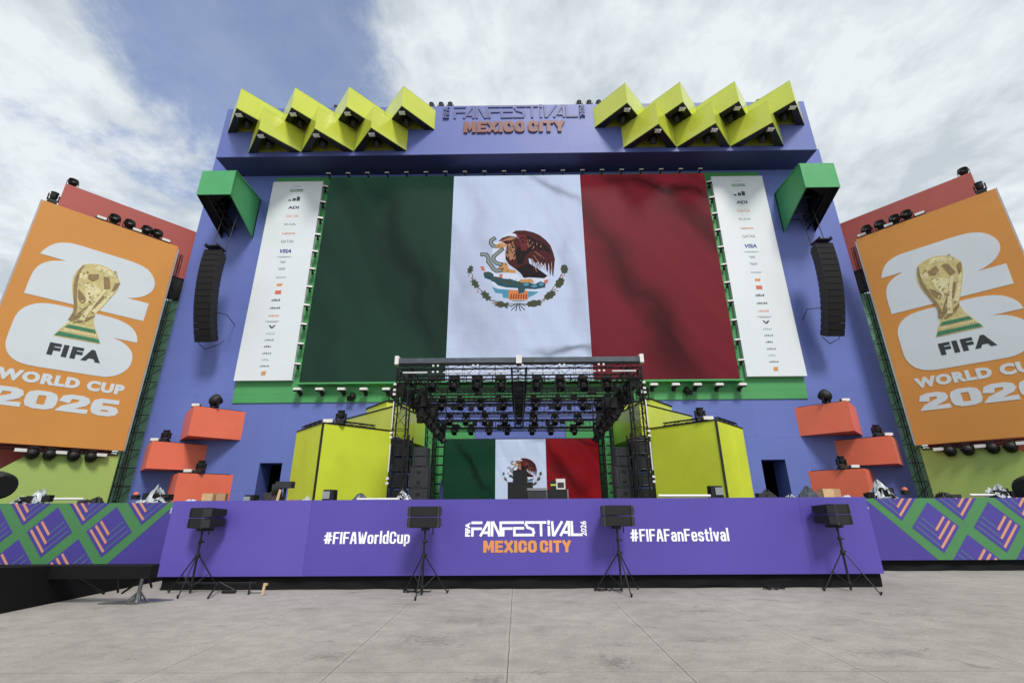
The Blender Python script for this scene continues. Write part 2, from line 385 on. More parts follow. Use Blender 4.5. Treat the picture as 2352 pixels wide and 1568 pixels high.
vsn = n_.new('ShaderNodeVectorMath'); vsn.operation = 'SCALE'; vsn.inputs[0].default_value = (.348, .322, .293); l_.new(val, vsn.inputs['Scale']); l_.new(vsn.outputs[0], pb.inputs['Base Color'])
bp = n_.new('ShaderNodeBump'); bp.inputs['Strength'].default_value = .25; bp.inputs['Distance'].default_value = .01; l_.new(val, bp.inputs['Height']); l_.new(bp.outputs[0], pb.inputs['Normal'])
m = MB(); m.add([(-600, -600, 0), (600, -600, 0), (600, 900, 0), (-600, 900, 0)], [(0, 1, 2, 3)]); tag(m.build('ground', gm), kind='structure')

# ================================================================ facade wall
WY, WX0, WX1 = 24.0, -19.27, 19.43
HY, HX0, HX1 = 22.3, -17.92, 17.95
wall = thing('festival_facade', 'huge violet clad stage facade carrying the big flag screen', 'facade', (0.1, WY, 0))
m = MB()
def wallpiece(x0, x1, z0, z1): m.box(((x0+x1)/2, WY+.6, (z0+z1)/2), (x1-x0, 1.2, z1-z0))
dl = [(-13.0, -11.85), (12.2, 13.4)]; DZ = 3.78
wallpiece(WX0, dl[0][0], 0, DZ); wallpiece(dl[0][1], dl[1][0], 0, DZ); wallpiece(dl[1][1], WX1, 0, DZ)
wallpiece(WX0, WX1, DZ, 23.0)
m.build('wall', purple, wall)
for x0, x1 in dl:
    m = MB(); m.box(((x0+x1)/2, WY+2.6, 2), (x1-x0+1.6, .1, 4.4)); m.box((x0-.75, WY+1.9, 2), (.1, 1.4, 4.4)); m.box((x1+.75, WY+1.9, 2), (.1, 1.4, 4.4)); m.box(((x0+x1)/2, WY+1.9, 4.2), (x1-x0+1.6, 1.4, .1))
    m.build('doorway', doorway_dark, wall)
m = MB(); m.box(((HX0+HX1)/2, (HY+WY-.01)/2, 23.32), (HX1-HX0, WY-.01-HY, 3.72)); m.build('header_box', purple_head, wall)
m = MB(); m.box(((HX0+HX1)/2, (HY+WY)/2, 21.44), (HX1-HX0-.04, WY-HY-.05, .03)); m.build('soffit', mat('shade_navy_soffit', S(44, 48, 98), .6), wall)  # separate sheet in darker navy: the shade under the header is painted in
m = MB()
m.box((.1, WY-.03, 14.05), (30.2, .05, 14.4)); m.build('backing_panel', green, wall)
for x0, x1 in ((U(951, 1000, WY)[0], U(1090, 1000, WY)[0]), (U(1300, 1000, WY)[0], U(1440, 1000, WY)[0])):
    m = MB(); m.box(((x0+x1)/2, WY-.03, 3.6), (x1-x0, .05, 4.3)); m.build('backing_panel', green, wall)
for s, xx in ((-1, -3.95), (1, 4.2)):
    m = MB(); m.box((xx, 23.15, 3.3), (.12, 1.62, 4.2), rz=s*R(-4)); m.build('side_fin', green, wall)
# relief lettering
HF = FR((0, HY, 0), (1, 0, 0))
def ribbon(pts, wv, wh, closed=False):
    """outline quads of a stroke; wv = thickness of upright strokes, wh = of level strokes"""
    if not closed:                     # square caps
        pts = list(pts)
        for e, f in ((0, 1), (-1, -2)):
            dx, dy = pts[e][0]-pts[f][0], pts[e][1]-pts[f][1]; l = math.hypot(dx, dy) or 1; dx, dy = dx/l, dy/l; k = wv/2*abs(dx)**2+wh/2*abs(dy)**2
            pts[e] = (pts[e][0]+dx*k, pts[e][1]+dy*k)
    n = len(pts); q = []
    for i in range(n):
        a = pts[i-1] if (i or closed) else pts[i]; b = pts[(i+1) % n] if (i < n-1 or closed) else pts[i]; c = pts[i]
        d1 = (c[0]-a[0], c[1]-a[1]); d2 = (b[0]-c[0], b[1]-c[1])
        def nn(d):
            l = math.hypot(*d); return (-d[1]/l, d[0]/l) if l > 1e-9 else None
        n1, n2 = nn(d1), nn(d2); n1 = n1 or n2; n2 = n2 or n1
        bx, by = n1[0]+n2[0], n1[1]+n2[1]; l = math.hypot(bx, by) or 1; bx, by = bx/l, by/l
        k = min(1.7, 1/max(.35, bx*n1[0]+by*n1[1])); q.append(((c[0]+bx*k*wv/2, c[1]+by*k*wh/2), (c[0]-bx*k*wv/2, c[1]-by*k*wh/2)))
    return [(q[i][0], q[i][1], q[(i+1) % n][1], q[(i+1) % n][0]) for i in range(n if closed else n-1)]
O_ = [(.0, .3), (.0, .7), (.06, .9), (.25, 1), (.75, 1), (.94, .9), (1, .7), (1, .3), (.94, .1), (.75, 0), (.25, 0), (.06, .1)]
GL = {  # centre lines in a unit cell: (relative width, [(closed, points), ...]); lower-case letters stand .72 high
 'F': (.9, [(0, [(0, 0), (0, 1), (1, 1)]), (0, [(0, .5), (.85, .5)])]), 'I': (0, [(0, [(0, 0), (0, 1)])]), 'A': (1.05, [(0, [(0, 0), (.28, .85), (.38, 1), (.62, 1), (.72, .85), (1, 0)]), (0, [(.2, .28), (.8, .28)])]),
 'M': (1.35, [(0, [(0, 0), (0, 1), (.12, 1), (.5, .25), (.88, 1), (1, 1), (1, 0)])]), 'E': (.9, [(0, [(1, 0), (0, 0), (0, 1), (1, 1)]), (0, [(0, .5), (.88, .5)])]), 'X': (1.05, [(0, [(0, 0), (1, 1)]), (0, [(0, 1), (1, 0)])]),
 'C': (1, [(0, [(1, .7), (.95, .9), (.75, 1), (.25, 1), (.05, .9), (0, .7), (0, .3), (.05, .1), (.25, 0), (.75, 0), (.95, .1), (1, .3)])]), 'O': (1, [(1, O_)]), 'T': (1, [(0, [(0, 1), (1, 1)]), (0, [(.5, 1), (.5, 0)])]),
 'Y': (1.05, [(0, [(0, 1), (.5, .42)]), (0, [(1, 1), (.5, .42), (.5, 0)])]), 'W': (1.5, [(0, [(0, 1), (.22, 0), (.32, 0), (.5, .85), (.68, 0), (.78, 0), (1, 1)])]),
 'o': (.85, [(1, [(x, y*.72) for x, y in O_])]), 'r': (.5, [(0, [(0, 0), (0, .72)]), (0, [(0, .5), (.4, .7), (1, .7)])]), 'l': (0, [(0, [(0, 0), (0, 1.08)])]), 'd': (.85, [(0, [(1, 1.08), (1, 0)]), (0, [(1, .6), (.75, .72), (.25, .72), (0, .6), (0, .12), (.25, 0), (.75, 0), (1, .12)])]),
 'u': (.85, [(0, [(0, .72), (0, .12), (.25, 0), (.75, 0), (1, .12)]), (0, [(1, .72), (1, 0)])]), 'p': (.85, [(0, [(0, .72), (0, -.25)]), (0, [(0, .6), (.25, .72), (.75, .72), (1, .6), (1, .12), (.75, 0), (.25, 0), (0, .12)])]),
 'a': (.8, [(0, [(.05, .62), (.25, .72), (.8, .72), (1, .6), (1, 0)]), (0, [(1, .42), (.2, .4), (0, .28), (0, .1), (.2, 0), (.8, 0), (1, .1)])]), 'n': (.85, [(0, [(0, 0), (0, .72)]), (0, [(0, .6), (.25, .72), (.75, .72), (1, .58), (1, 0)])]),
 'e': (.85, [(0, [(1, .12), (.8, 0), (.2, 0), (0, .12), (0, .6), (.2, .72), (.8, .72), (1, .6), (1, .36), (.05, .36)])]), 's': (.8, [(0, [(1, .6), (.8, .72), (.2, .72), (0, .6), (0, .46), (1, .27), (1, .1), (.8, 0), (.2, 0), (0, .12)])]),
 't': (.55, [(0, [(.35, .95), (.35, .1), (.6, 0), (1, 0)]), (0, [(0, .7), (1, .7)])]), 'i': (0, [(0, [(0, 0), (0, .72)]), (0, [(0, .92), (0, 1.1)])]), 'v': (.9, [(0, [(0, .72), (.42, 0), (.58, 0), (1, .72)])]),
 '#': (1.35, [(0, [(.22, .02), (.34, .98)]), (0, [(.66, .02), (.78, .98)]), (0, [(0, .32), (.95, .32)]), (0, [(.05, .68), (1, .68)])]), ' ': (.3, []),
 '0': (1, [(1, O_)]), '2': (1, [(0, [(0, .72), (.05, .9), (.25, 1), (.78, 1), (.96, .9), (1, .72), (.92, .55), (.1, .14), (.02, 0), (1, 0)])]),
 '6': (1, [(0, [(.92, 1), (.25, 1), (.06, .88), (0, .65), (0, .3), (.08, .08), (.28, 0), (.75, 0), (.94, .08), (1, .24), (.93, .42), (.72, .47), (.3, .46), (.08, .4)])])}
def stroke_text(name, word, mt, parent, fr, x0, x1, z0, z1, cell, sv, sh, gap, d=0.0, th=.006):
    """cell = cell width, sv / sh = stroke thickness, gap = letter gap, all in cap heights"""
    H = 1-sh; x = 0; items = []
    for ch in word:
        wd = GL[ch][0]*cell
        for cl, P in GL[ch][1]: items += ribbon([(x+sv/2+a*wd, sh/2+b*H) for a, b in P], sv, sh, bool(cl))
        x += wd+(sv if ch != ' ' else 0)+gap
    tot = x-gap; kx, kz = (x1-x0)/tot, (z1-z0); m = MB()
    for i, q in enumerate(items): fplate(m, fr, [(x0+a*kx, z0+b*kz) for a, b in q], d+(i % 7)*.0004, th)
    return m.build(name, mt, parent)
def stroke_letters(mm, fr, x0, z0, h, wd, d, th, sw, word):
    """angular display lettering: strokes in a unit cell"""
    g = {'F': [[(0, 1), (1, 1)], [(0, 0), (0, .52), (.95, .52)]], 'A': [[(0, 0), (.8, 1), (.95, 1), (.95, 0)], [(.45, .2), (.75, .2)]],
         'N': [[(0, 0), (0, 1), (.15, 1), (.85, 0), (1, 0), (1, 1)]], 'E': [[(0, 1), (1, 1)], [(1, .54), (0, .54), (0, 0), (1, 0)]],
         'S': [[(1, 1), (.12, 1), (.05, .85), (.25, .6), (.85, .45), (.95, .2), (.85, 0), (0, 0)]], 'T': [[(0, 1), (1, 1)], [(.5, 1), (.5, 0)]],
         'i': [[(.5, 0), (.5, .62)], [(.5, .92), (.5, 1.06)]], 'V': [[(0, 1), (.08, 0), (.2, 0), (1.1, 1)]], 'L': [[(0, 1), (0, 0), (1, 0)]],
         'I': [[(.5, 0), (.5, 1)]], '2': [[(0, 1), (1, 1), (1, .5), (0, .5), (0, 0), (1, 0)]], '0': [[(0, 0), (0, 1), (1, 1), (1, 0), (0, 0)]], '6': [[(1, 1), (0, 1), (0, 0), (1, 0), (1, .5), (0, .5)]]}
    wds = {'i': .22, 'I': .3}; tot = sum(wds.get(c, 1) for c in word)+.3*(len(word)-1)-.32*word.count('A'); k = wd/tot; x = x0
    for ch in word:
        cw = wds.get(ch, 1)*k
        if ch == 'A': x -= .32*k
        for st in g[ch]:
            P = [(x+a*cw if ch not in 'iI' else x+cw/2, z0+b*(h-sw)+sw/2) for a, b in st]
            for (ax, az), (bx, bz) in zip(P[:-1], P[1:]):
                dx, dz = bx-ax, bz-az; ln = math.hypot(dx, dz)
                if ln < 1e-6: continue
                ux, uz = dx/ln, dz/ln; e = sw/2*.98; px_, pz_ = -uz*sw/2, ux*sw/2
                fplate(mm, fr, [(ax-ux*e+px_, az-uz*e+pz_), (ax-ux*e-px_, az-uz*e-pz_), (bx+ux*e-px_, bz+uz*e-pz_), (bx+ux*e+px_, bz+uz*e+pz_)], d+.0007*(random.random()*6), th)
        x += cw+.3*k
    return mm
A_ = U(*zz(1050, 200, 5.227, 315, 480), HY); B_ = U(*zz(1050, 200, 5.227, 1865, 310), HY)
m = stroke_letters(MB(), HF, A_[0], U(*zz(1050, 200, 5.227, 1100, 465), HY)[2], .98, B_[0]-A_[0], .0, .06, .14, 'FANFESTiVAL'); m.build('festival_lettering', letter_relief, wall)
a = U(*zz(1050, 200, 5.227, 430, 655), HY); b = U(*zz(1050, 200, 5.227, 1710, 515), HY); zb = U(*zz(1050, 200, 5.227, 1100, 652), HY)[2]
c1_, c2_ = U(*zz(1050, 200, 5.227, 1210, 600), HY)[0], U(*zz(1050, 200, 5.227, 1252, 600), HY)[0]
for wd_, xa_, xb_ in (('MEXICO', a[0], c1_), ('CITY', c2_, b[0])): stroke_text('city_lettering', wd_, letter_rust, wall, HF, xa_, xb_, zb, zb+.84, .5, .31, .25, .09, th=.1)
zl = U(*zz(1050, 200, 5.227, 1100, 465), HY)[2]
text_mesh('small_lettering', 'FIFA', letter_relief, wall, HF, A_[0]-.72, A_[0]-.36, zl, zl+.9, bold=.03, th=.12, rot=90)
text_mesh('small_lettering', '2026', letter_relief, wall, HF, B_[0]+.16, B_[0]+.5, zl, zl+.95, bold=.03, th=.12, rot=90)

# ================================================================ flag screens
def screen_mat(name, col, pos, ang, amp, sc_, seed, folds=()):
    """a lit screen: the waving flag it shows is the picture on it"""
    mm = bpy.data.materials.new(name); mm.use_nodes = True; t = mm.node_tree; n = t.nodes; l = t.links; p = n['Principled BSDF']
    p.inputs['Base Color'].default_value = (.006, .006, .007, 1); p.inputs['Roughness'].default_value = .5; p.inputs['Specular IOR Level'].default_value = .07
    g = n.new('ShaderNodeNewGeometry')
    def fold(ang, sx, sy, dist, off, p0, p1, lo, hi):
        m0 = n.new('ShaderNodeMapping'); m0.inputs['Location'].default_value = tuple(-k for k in pos); l.new(g.outputs['Position'], m0.inputs[0])
        m1 = n.new('ShaderNodeMapping'); m1.inputs['Rotation'].default_value = (0, R(ang), 0); m1.inputs['Location'].default_value = (off, 0, off*.37); l.new(m0.outputs[0], m1.inputs[0])
        m2 = n.new('ShaderNodeMapping'); m2.inputs['Scale'].default_value = (sx*sc_, 0.0, sy*sc_); l.new(m1.outputs[0], m2.inputs[0])
        z = n.new('ShaderNodeTexNoise'); z.inputs['Scale'].default_value = 1; z.inputs['Detail'].default_value = 2; z.inputs['Distortion'].default_value = dist; l.new(m2.outputs[0], z.inputs['Vector'])
        r = n.new('ShaderNodeMapRange'); r.interpolation_type = 'SMOOTHSTEP'; l.new(z.outputs['Fac'], r.inputs[0]); r.inputs[1].default_value = p0; r.inputs[2].default_value = p1; r.inputs[3].default_value = lo; r.inputs[4].default_value = hi; return r.outputs[0]
    f1 = fold(ang, .34, .05, .5, seed, .38, .54, 1-amp, 1.05); f2 = fold(ang+8, .75, .08, .4, seed+5, .3, .7, 1-amp*.25, 1.05)
    q = n.new('ShaderNodeMath'); q.operation = 'MULTIPLY'; l.new(f1, q.inputs[0]); l.new(f2, q.inputs[1])
    sp = n.new('ShaderNodeSeparateXYZ'); l.new(g.outputs['Position'], sp.inputs[0]); cb = n.new('ShaderNodeCombineXYZ'); l.new(sp.outputs[0], cb.inputs[0]); l.new(sp.outputs[2], cb.inputs[1])
    def mth(op, a, b=None, cl=False):
        k = n.new('ShaderNodeMath'); k.operation = op; k.use_clamp = cl
        for i, v_ in enumerate((a, b)):
            if v_ is None: continue
            if isinstance(v_, (int, float)): k.inputs[i].default_value = v_
            else: l.new(v_, k.inputs[i])
        return k.outputs[0]
    wn_ = n.new('ShaderNodeTexNoise'); wn_.inputs['Scale'].default_value = .35*sc_; wn_.inputs['Detail'].default_value = 2; l.new(g.outputs['Position'], wn_.inputs['Vector'])
    wv = mth('MULTIPLY', mth('SUBTRACT', wn_.outputs['Fac'], .5), 3.0/sc_)
    for (xa, za, xb, zb, wd, dp) in folds:            # a fold of the waving flag: soft dark band from (xa, za) to (xb, zb)
        ln = math.hypot(xb-xa, zb-za); ux, uz = (xb-xa)/ln, (zb-za)/ln
        dx = mth('SUBTRACT', sp.outputs[0], xa); dz = mth('SUBTRACT', sp.outputs[2], za)
        al = mth('DIVIDE', mth('ADD', mth('MULTIPLY', dx, ux), mth('MULTIPLY', dz, uz)), ln)
        ac = mth('ADD', mth('ADD', mth('MULTIPLY', dx, -uz), mth('MULTIPLY', dz, ux)), wv)
        e1 = mth('SUBTRACT', 1.0, mth('ABSOLUTE', mth('DIVIDE', ac, wd)), True); e2 = mth('SUBTRACT', 1.0, mth('ABSOLUTE', mth('MULTIPLY', mth('SUBTRACT', al, .5), 1.75)), True)
        sm = n.new('ShaderNodeMapRange'); sm.interpolation_type = 'SMOOTHSTEP'; l.new(mth('MULTIPLY', e1, mth('POWER', e2, .5)), sm.inputs[0]); sm.inputs[3].default_value = 1; sm.inputs[4].default_value = 1-dp
        q2 = n.new('ShaderNodeMath'); q2.operation = 'MULTIPLY'; l.new(q.outputs[0], q2.inputs[0]); l.new(sm.outputs[0], q2.inputs[1]); q = q2
    br = n.new('ShaderNodeTexBrick'); l.new(cb.outputs[0], br.inputs['Vector']); br.offset = 0; br.inputs['Scale'].default_value = 1; br.inputs['Brick Width'].default_value = .96; br.inputs['Row Height'].default_value = .96; br.inputs['Mortar Size'].default_value = .012
    br.inputs['Color1'].default_value = (1, 1, 1, 1); br.inputs['Color2'].default_value = (.96, .965, .97, 1); br.inputs['Mortar'].default_value = (.9, .9, .9, 1)
    v = n.new('ShaderNodeVectorMath'); v.operation = 'SCALE'; v.inputs[0].default_value = col[:3]; l.new(q.outputs[0], v.inputs['Scale'])
    v3 = n.new('ShaderNodeVectorMath'); v3.operation = 'MULTIPLY'; l.new(v.outputs[0], v3.inputs[0]); l.new(br.outputs['Color'], v3.inputs[1]); v = v3
    l.new(v.outputs[0], p.inputs['Emission Color']); p.inputs['Emission Strength'].default_value = LED
    MATS[name] = mm; return mm
EM = {
'WING':[(-0.18,16.78),(0.04,16.94),(0.6,16.95),(1.08,16.81),(1.44,16.62),(1.79,16.29),(2.05,15.93),(2.19,15.47),(2.28,15.03),(2.22,14.5),(2.14,13.93),(2.1,13.9),(2.08,14.9),(2.0,13.98),(1.95,14.0),(1.92,14.9),(1.84,14.24),(1.79,14.2),(1.74,14.86),(1.62,14.59),(1.51,14.86),(1.42,14.6),(1.31,14.86),(1.2,14.77),(1.0,15.0),(0.77,15.09),(0.8,14.73),(1.42,14.29),(1.83,13.94),(1.63,13.79),(1.02,13.84),(0.75,13.86),(0.48,13.82),(0.29,14.13),(0.02,14.39),(-0.37,14.7),(-0.56,15.06),(-0.56,15.6),(-0.4,15.91),(-0.68,16.14),(-0.84,16.24),(-1.0,16.19),(-0.76,16.46),(-0.36,16.6),(0.12,16.5),(0.2,16.36),(0.12,16.68)],
'WDARK':[(0.63,15.94),(0.72,16.63),(1.15,16.3),(1.58,16.11),(1.93,15.75),(2.07,15.38),(1.76,15.57),(1.29,15.66),(0.9,15.58),(0.58,15.22),(0.41,14.7),(0.1,14.7),(0.03,15.59),(0.19,15.86)],
'RED':[(0.04,16.68),(0.6,16.63),(0.79,16.03),(0.66,15.58),(0.35,15.59),(0.24,16.31)],
'TAN':[(-0.52,15.96),(-0.08,16.23),(0.0,15.59),(0.0,15.05),(-0.29,14.97),(-0.52,15.24)],
'TAIL':[(0.41,14.61),(0.77,14.78),(1.42,14.29),(1.8,13.92),(1.6,13.81),(0.48,13.87),(0.05,14.44)],
'BEAK':[(-1.07,16.03),(-0.46,16.04),(-0.68,15.73),(-1.03,15.78)],
'LEG':[(-1.07,14.85),(-0.48,14.79),(-0.37,14.4),(0.02,14.31),(0.02,14.13),(-0.37,14.16),(-0.91,14.23),(-1.03,14.49),(-0.83,14.62)],
'SNAKE':[(-1.47,16.33),(-1.24,16.45),(-1.16,16.33),(-1.31,16.24),(-1.23,16.01),(-1.03,15.96),(-1.07,15.78),(-1.43,15.88),(-1.49,16.15)],
'SNAKE2':[(-0.84,15.69),(-0.68,15.6),(-1.03,15.24),(-1.15,14.98),(-0.99,14.8),(-1.15,14.71),(-1.38,14.98),(-1.35,15.34),(-1.07,15.56)],
'SNAKE3':[(-1.94,15.43),(-1.62,15.43),(-1.42,15.16),(-1.46,14.81),(-1.22,14.63),(-1.03,14.19),(-1.37,14.24),(-1.46,14.59),(-1.69,14.85),(-1.66,15.16),(-1.93,15.26)],
'CACT':[(-1.82,14.2),(-1.53,14.26),(-1.26,14.1),(-1.22,13.93),(-0.83,13.88),(-0.68,13.8),(-0.21,13.75),(0.13,13.61),(0.48,13.65),(1.09,13.43),(1.4,13.6),(1.7,13.47),(1.66,13.21),(1.12,13.11),(0.55,13.14),(0.47,12.93),(0.16,12.85),(0.13,13.19),(-0.52,13.24),(-0.98,13.37),(-1.29,13.67),(-1.76,13.85)],
'FLW':[(0.25,13.72),(0.9,13.76),(1.09,13.52),(0.28,13.53)],'FL1':[(-2.02,14.59),(-1.81,14.59),(-1.72,14.28),(-1.92,14.33)],'FL2':[(-0.91,14.1),(-0.72,14.05),(-0.75,13.8),(-0.91,13.88)],'FL3':[(1.63,13.68),(1.86,13.72),(1.82,13.51),(1.59,13.43)],
'BLUE':[(-1.33,13.29),(-0.98,13.16),(-0.41,13.11),(0.7,13.01),(1.31,12.96),(1.03,12.76),(0.69,12.59),(-0.37,12.56),(-0.71,12.61),(-0.75,12.86),(-1.13,12.91)],
'ORNG':[(-0.39,13.07),(0.13,13.06),(0.2,12.85),(0.47,12.89),(0.55,13.06),(0.7,13.01),(0.69,12.47),(-0.39,12.48)],
'BASE':[(-0.3,12.46),(0.65,12.45),(0.46,12.37),(-0.11,12.37)]}
def emm(name, r, g, b): return mat(name, (.005, .005, .006, 1), .6, emit=S(r, g, b), estr=LED*.92, spec=.05)
def emblem(par, fr, f, d):
    """coat of arms shown on the screen; f maps emblem coordinates to the screen frame"""
    cols = [emm('lit_halo', 214, 222, 240), emm('lit_maroon', 78, 38, 38), emm('lit_dark', 36, 28, 30), emm('lit_red', 112, 44, 48), emm('lit_tan', 170, 124, 98), emm('lit_snake', 142, 150, 146),
            emm('lit_ochre', 200, 150, 96), emm('lit_cactus', 50, 84, 96), emm('lit_turquoise', 88, 150, 176), emm('lit_orange', 218, 132, 76), emm('lit_leaf', 74, 80, 62), emm('lit_coral', 196, 116, 104)]
    m = MB()
    def pp(key, layer, mi): fplate(m, fr, [f(*q) for q in (EM[key] if isinstance(key, str) else key)], d+layer*.004, .004, mi)
    for h_ in ([(-1.25,16.1),(-.9,16.3),(-.5,16.75),(0,17.02),(.2,16.6),(-.3,16.4),(-.6,15.9),(-.6,14.9),(-1.1,14.75),(-1.35,15.4)], [(-1.7,14.5),(-1.2,14.2),(-.9,14.1),(0,14.2),(.3,13.8),(1.9,13.9),(1.6,13.2),(.6,12.6),(-.5,12.7),(-1.3,13.5)]): pp(h_, -.5, 0)
    for k, ly, mi in (('BLUE', 1, 8), ('BASE', 1, 5), ('ORNG', 2, 9), ('CACT', 3, 7), ('FLW', 8.5, 6), ('FL1', 3, 11), ('FL2', 4, 11), ('FL3', 4, 11), ('WING', 2, 1), ('WDARK', 3, 2), ('TAIL', 3, 2), ('RED', 4, 3), ('TAN', 4, 4), ('BEAK', 3, 6), ('LEG', 3, 6)): pp(k, ly, mi)
    rnd = random.Random(3)
    for k in range(7, 15):                   # long flight feathers fanning from the shoulder
        t_ = k/14; sx_, sz_ = .72+.1*t_, 16.2-.75*t_; a = R(-8-80*t_); ln = 1.12+.2*t_; ex, ez = sx_+.25+math.cos(a)*ln*.95, sz_+.15+math.sin(a)*ln*1.12
        if k < 4: ex -= .15; 
        ex = min(ex, 2.2); px_, pz_ = -(ez-sz_), ex-sx_; l_2 = math.hypot(px_, pz_); px_, pz_ = px_/l_2*.035, pz_/l_2*.035
        pp([(sx_+(ex-sx_)*.35+px_*.5, sz_+(ez-sz_)*.35+pz_*.5), (sx_+(ex-sx_)*.35-px_*.5, sz_+(ez-sz_)*.35-pz_*.5), (ex-px_, ez-pz_), (ex, ez)], 4.4+k*.05, [2, 4, 1][k % 3])
    for i in range(70):
        t_ = rnd.random(); a = .3+t_*1.6; b = 16.6-t_*.75-rnd.random()*(.35+.75*t_); s_ = .025+.03*rnd.random()
        pp([(a-s_, b-.05), (a+s_*.6, b-.07), (a+s_, b+.05), (a-s_*.4, b+.07)], 5.2+i*.01, rnd.choice([1, 2, 4, 3, 2]))
    for i in range(34):
        a = -.5+rnd.random()*.5; b = 14.9+rnd.random()*1.25; s_ = .035
        pp([(a-s_, b-.06), (a+s_, b-.05), (a+s_, b+.05), (a-s_, b+.06)], 6.2+i*.01, rnd.choice([1, 3, 1, 2]))
    for i in range(18):                      # markings on the cactus
        a = -1.7+i*.19; b = 13.95-.04*i+rnd.uniform(-.15, .12) if a < .6 else 13.35+rnd.uniform(-.12, .12); pp([(a, b), (a+.07, b), (a+.05, b+.07)], 6+i*.01, rnd.choice([10, 8, 2]))
    for i in range(7): pp([(-.3+i*.14, 12.52), (-.24+i*.14, 12.52), (-.2+i*.14, 12.82), (-.26+i*.14, 12.82)], 6, 3)
    for a, b in ((-.95, 14.55), (-.75, 14.42), (-.6, 14.7), (-.5, 14.3)): pp([(a, b), (a+.1, b-.04), (a+.08, b+.06)], 5, 2)
    def rib(P, w_, ly, mi):
        for q in ribbon(P, w_, w_): pp(list(q), ly, mi); ly += .02
    SN = [[(-1.24, 16.4), (-1.4, 16.3), (-1.42, 16.1), (-1.3, 15.92), (-1.05, 15.88)], [(-.78, 15.66), (-1.0, 15.45), (-1.24, 15.22), (-1.26, 14.98), (-1.08, 14.78), (-.85, 14.72)], [(-1.9, 15.36), (-1.66, 15.34), (-1.54, 15.12), (-1.55, 14.88), (-1.36, 14.62), (-1.24, 14.4), (-1.08, 14.28), (-.85, 14.32)]]
    for P in SN: rib(P, .24, 6.4, 2); rib(P, .15, 6.9, 5)
    for a, b, u_, v_ in ((-1.55, 14.05, .3, .2), (-1.15, 13.75, .3, .2), (-.75, 13.6, .32, .2), (-.3, 13.5, .34, .2), (.15, 13.42, .3, .19), (.6, 13.38, .3, .18), (1.05, 13.27, .32, .18), (1.45, 13.38, .26, .2)):
        pp([(a+math.cos(k*.7854)*u_*.92, b+math.sin(k*.7854)*v_*.92) for k in range(8)], 7.2+a*.02, 7); pp([(a+math.cos(k*.7854)*u_*.55, b+.03+math.sin(k*.7854)*v_*.5) for k in range(8)], 7.6+a*.02, 10 if int(a*10) % 2 else 8)
    rib([(-.68, 16.1), (-.9, 16.06), (-1.05, 15.95), (-1.0, 15.8)], .1, 7.5, 6)
    pp([(-.62, 16.2), (-.5, 16.2), (-.5, 16.12), (-.62, 16.12)], 9, 2); pp([(-.9, 16.22), (-.3, 16.52), (.1, 16.46), (-.2, 16.3)], 4, 4)
    for i in range(12):                      # frayed wing tips
        a = 1.0+i*.1; pp([(a, 14.95-.01*i), (a+.05, 14.95), (a+.09, 14.55-.06*i)], 3.3, 1)
    stem = [(-2.46,14.12),(-2.41,13.77),(-2.02,13.17),(-1.36,12.45),(-0.6,12.19),(0.08,12.23),(0.65,12.22),(1.48,12.42),(2.07,13.12),(2.48,13.8),(2.71,14.14)]
    for (a, b), (c, e) in zip(stem[:-1], stem[1:]):
        ln = math.hypot(c-a, e-b); px_, pz_ = -(e-b)/ln*.02, (c-a)/ln*.02
        pp([(a+px_, b+pz_), (a-px_, b-pz_), (c-px_, e-pz_), (c+px_, e+pz_)], 1, 10)
    for a, b, ln, wd, an, lau in ((-2.58,14.38,.45,.26,75,0),(-2.29,13.51,.52,.3,-60,0),(-1.67,12.75,.6,.32,-50,0),(-0.79,12.2,.75,.28,-10,0),(2.79,14.36,.49,.34,90,1),(2.49,13.5,.6,.36,60,1),(1.91,12.73,.62,.34,35,1),(1.02,12.24,.74,.32,8,1)):
        ca, sa = math.cos(R(an)), math.sin(R(an)); P = []
        K = 16; ln *= 1.22; wd *= 1.25
        for i in range(K):
            t_ = 2*math.pi*i/K; rr = 1+(0.28*(-1)**i if not lau else .12*(-1)**i); x_, y_ = math.cos(t_)*ln/2*rr, math.sin(t_)*wd/2*rr; P.append((a+x_*ca-y_*sa, b+x_*sa+y_*ca))
        pp(P, 2, 10)
        for sg in (-1, 1):
            an2 = R(an+sg*48); u_, v_ = math.cos(an2)*ln*.3, math.sin(an2)*ln*.3; w1, w2 = -math.sin(an2)*wd*.2, math.cos(an2)*wd*.2
            for f_ in (-.28, .22):
                ox, oz = a+ca*ln*f_, b+sa*ln*f_; pp([(ox-w1, oz-w2), (ox+u_*.6-w1*.9, oz+v_*.6-w2*.9), (ox+u_, oz+v_), (ox+u_*.6+w1*.9, oz+v_*.6+w2*.9), (ox+w1, oz+w2)], 2.3+f_+sg*.1, 10)
    for a, b in ((-2.55,13.95),(-2.0,13.05),(-1.2,12.4),(2.7,13.95),(2.25,13.1),(1.55,12.45)):
        for q in range(3):
            x_, y_ = a+rnd.uniform(-.14, .14), b+rnd.uniform(-.12, .12); pp([(x_-.04, y_-.04), (x_+.05, y_-.03), (x_+.03, y_+.05), (x_-.05, y_+.03)], 3, 4)
    for a, b, c, e in ((.1,12.27,-.3,12.05),(.1,12.2,-.25,11.84),(.1,12.2,.0,11.8),(.16,12.2,.26,11.8),(.2,12.2,.5,11.85),(.2,12.27,.55,12.1)):
        ln = math.hypot(c-a, e-b); px_, pz_ = -(e-b)/ln*.025, (c-a)/ln*.025; pp([(a+px_, b+pz_), (a-px_, b-pz_), (c-px_, e-pz_), (c+px_, e+pz_)], 1, 2)
    return m.build('coat_of_arms', cols, par)

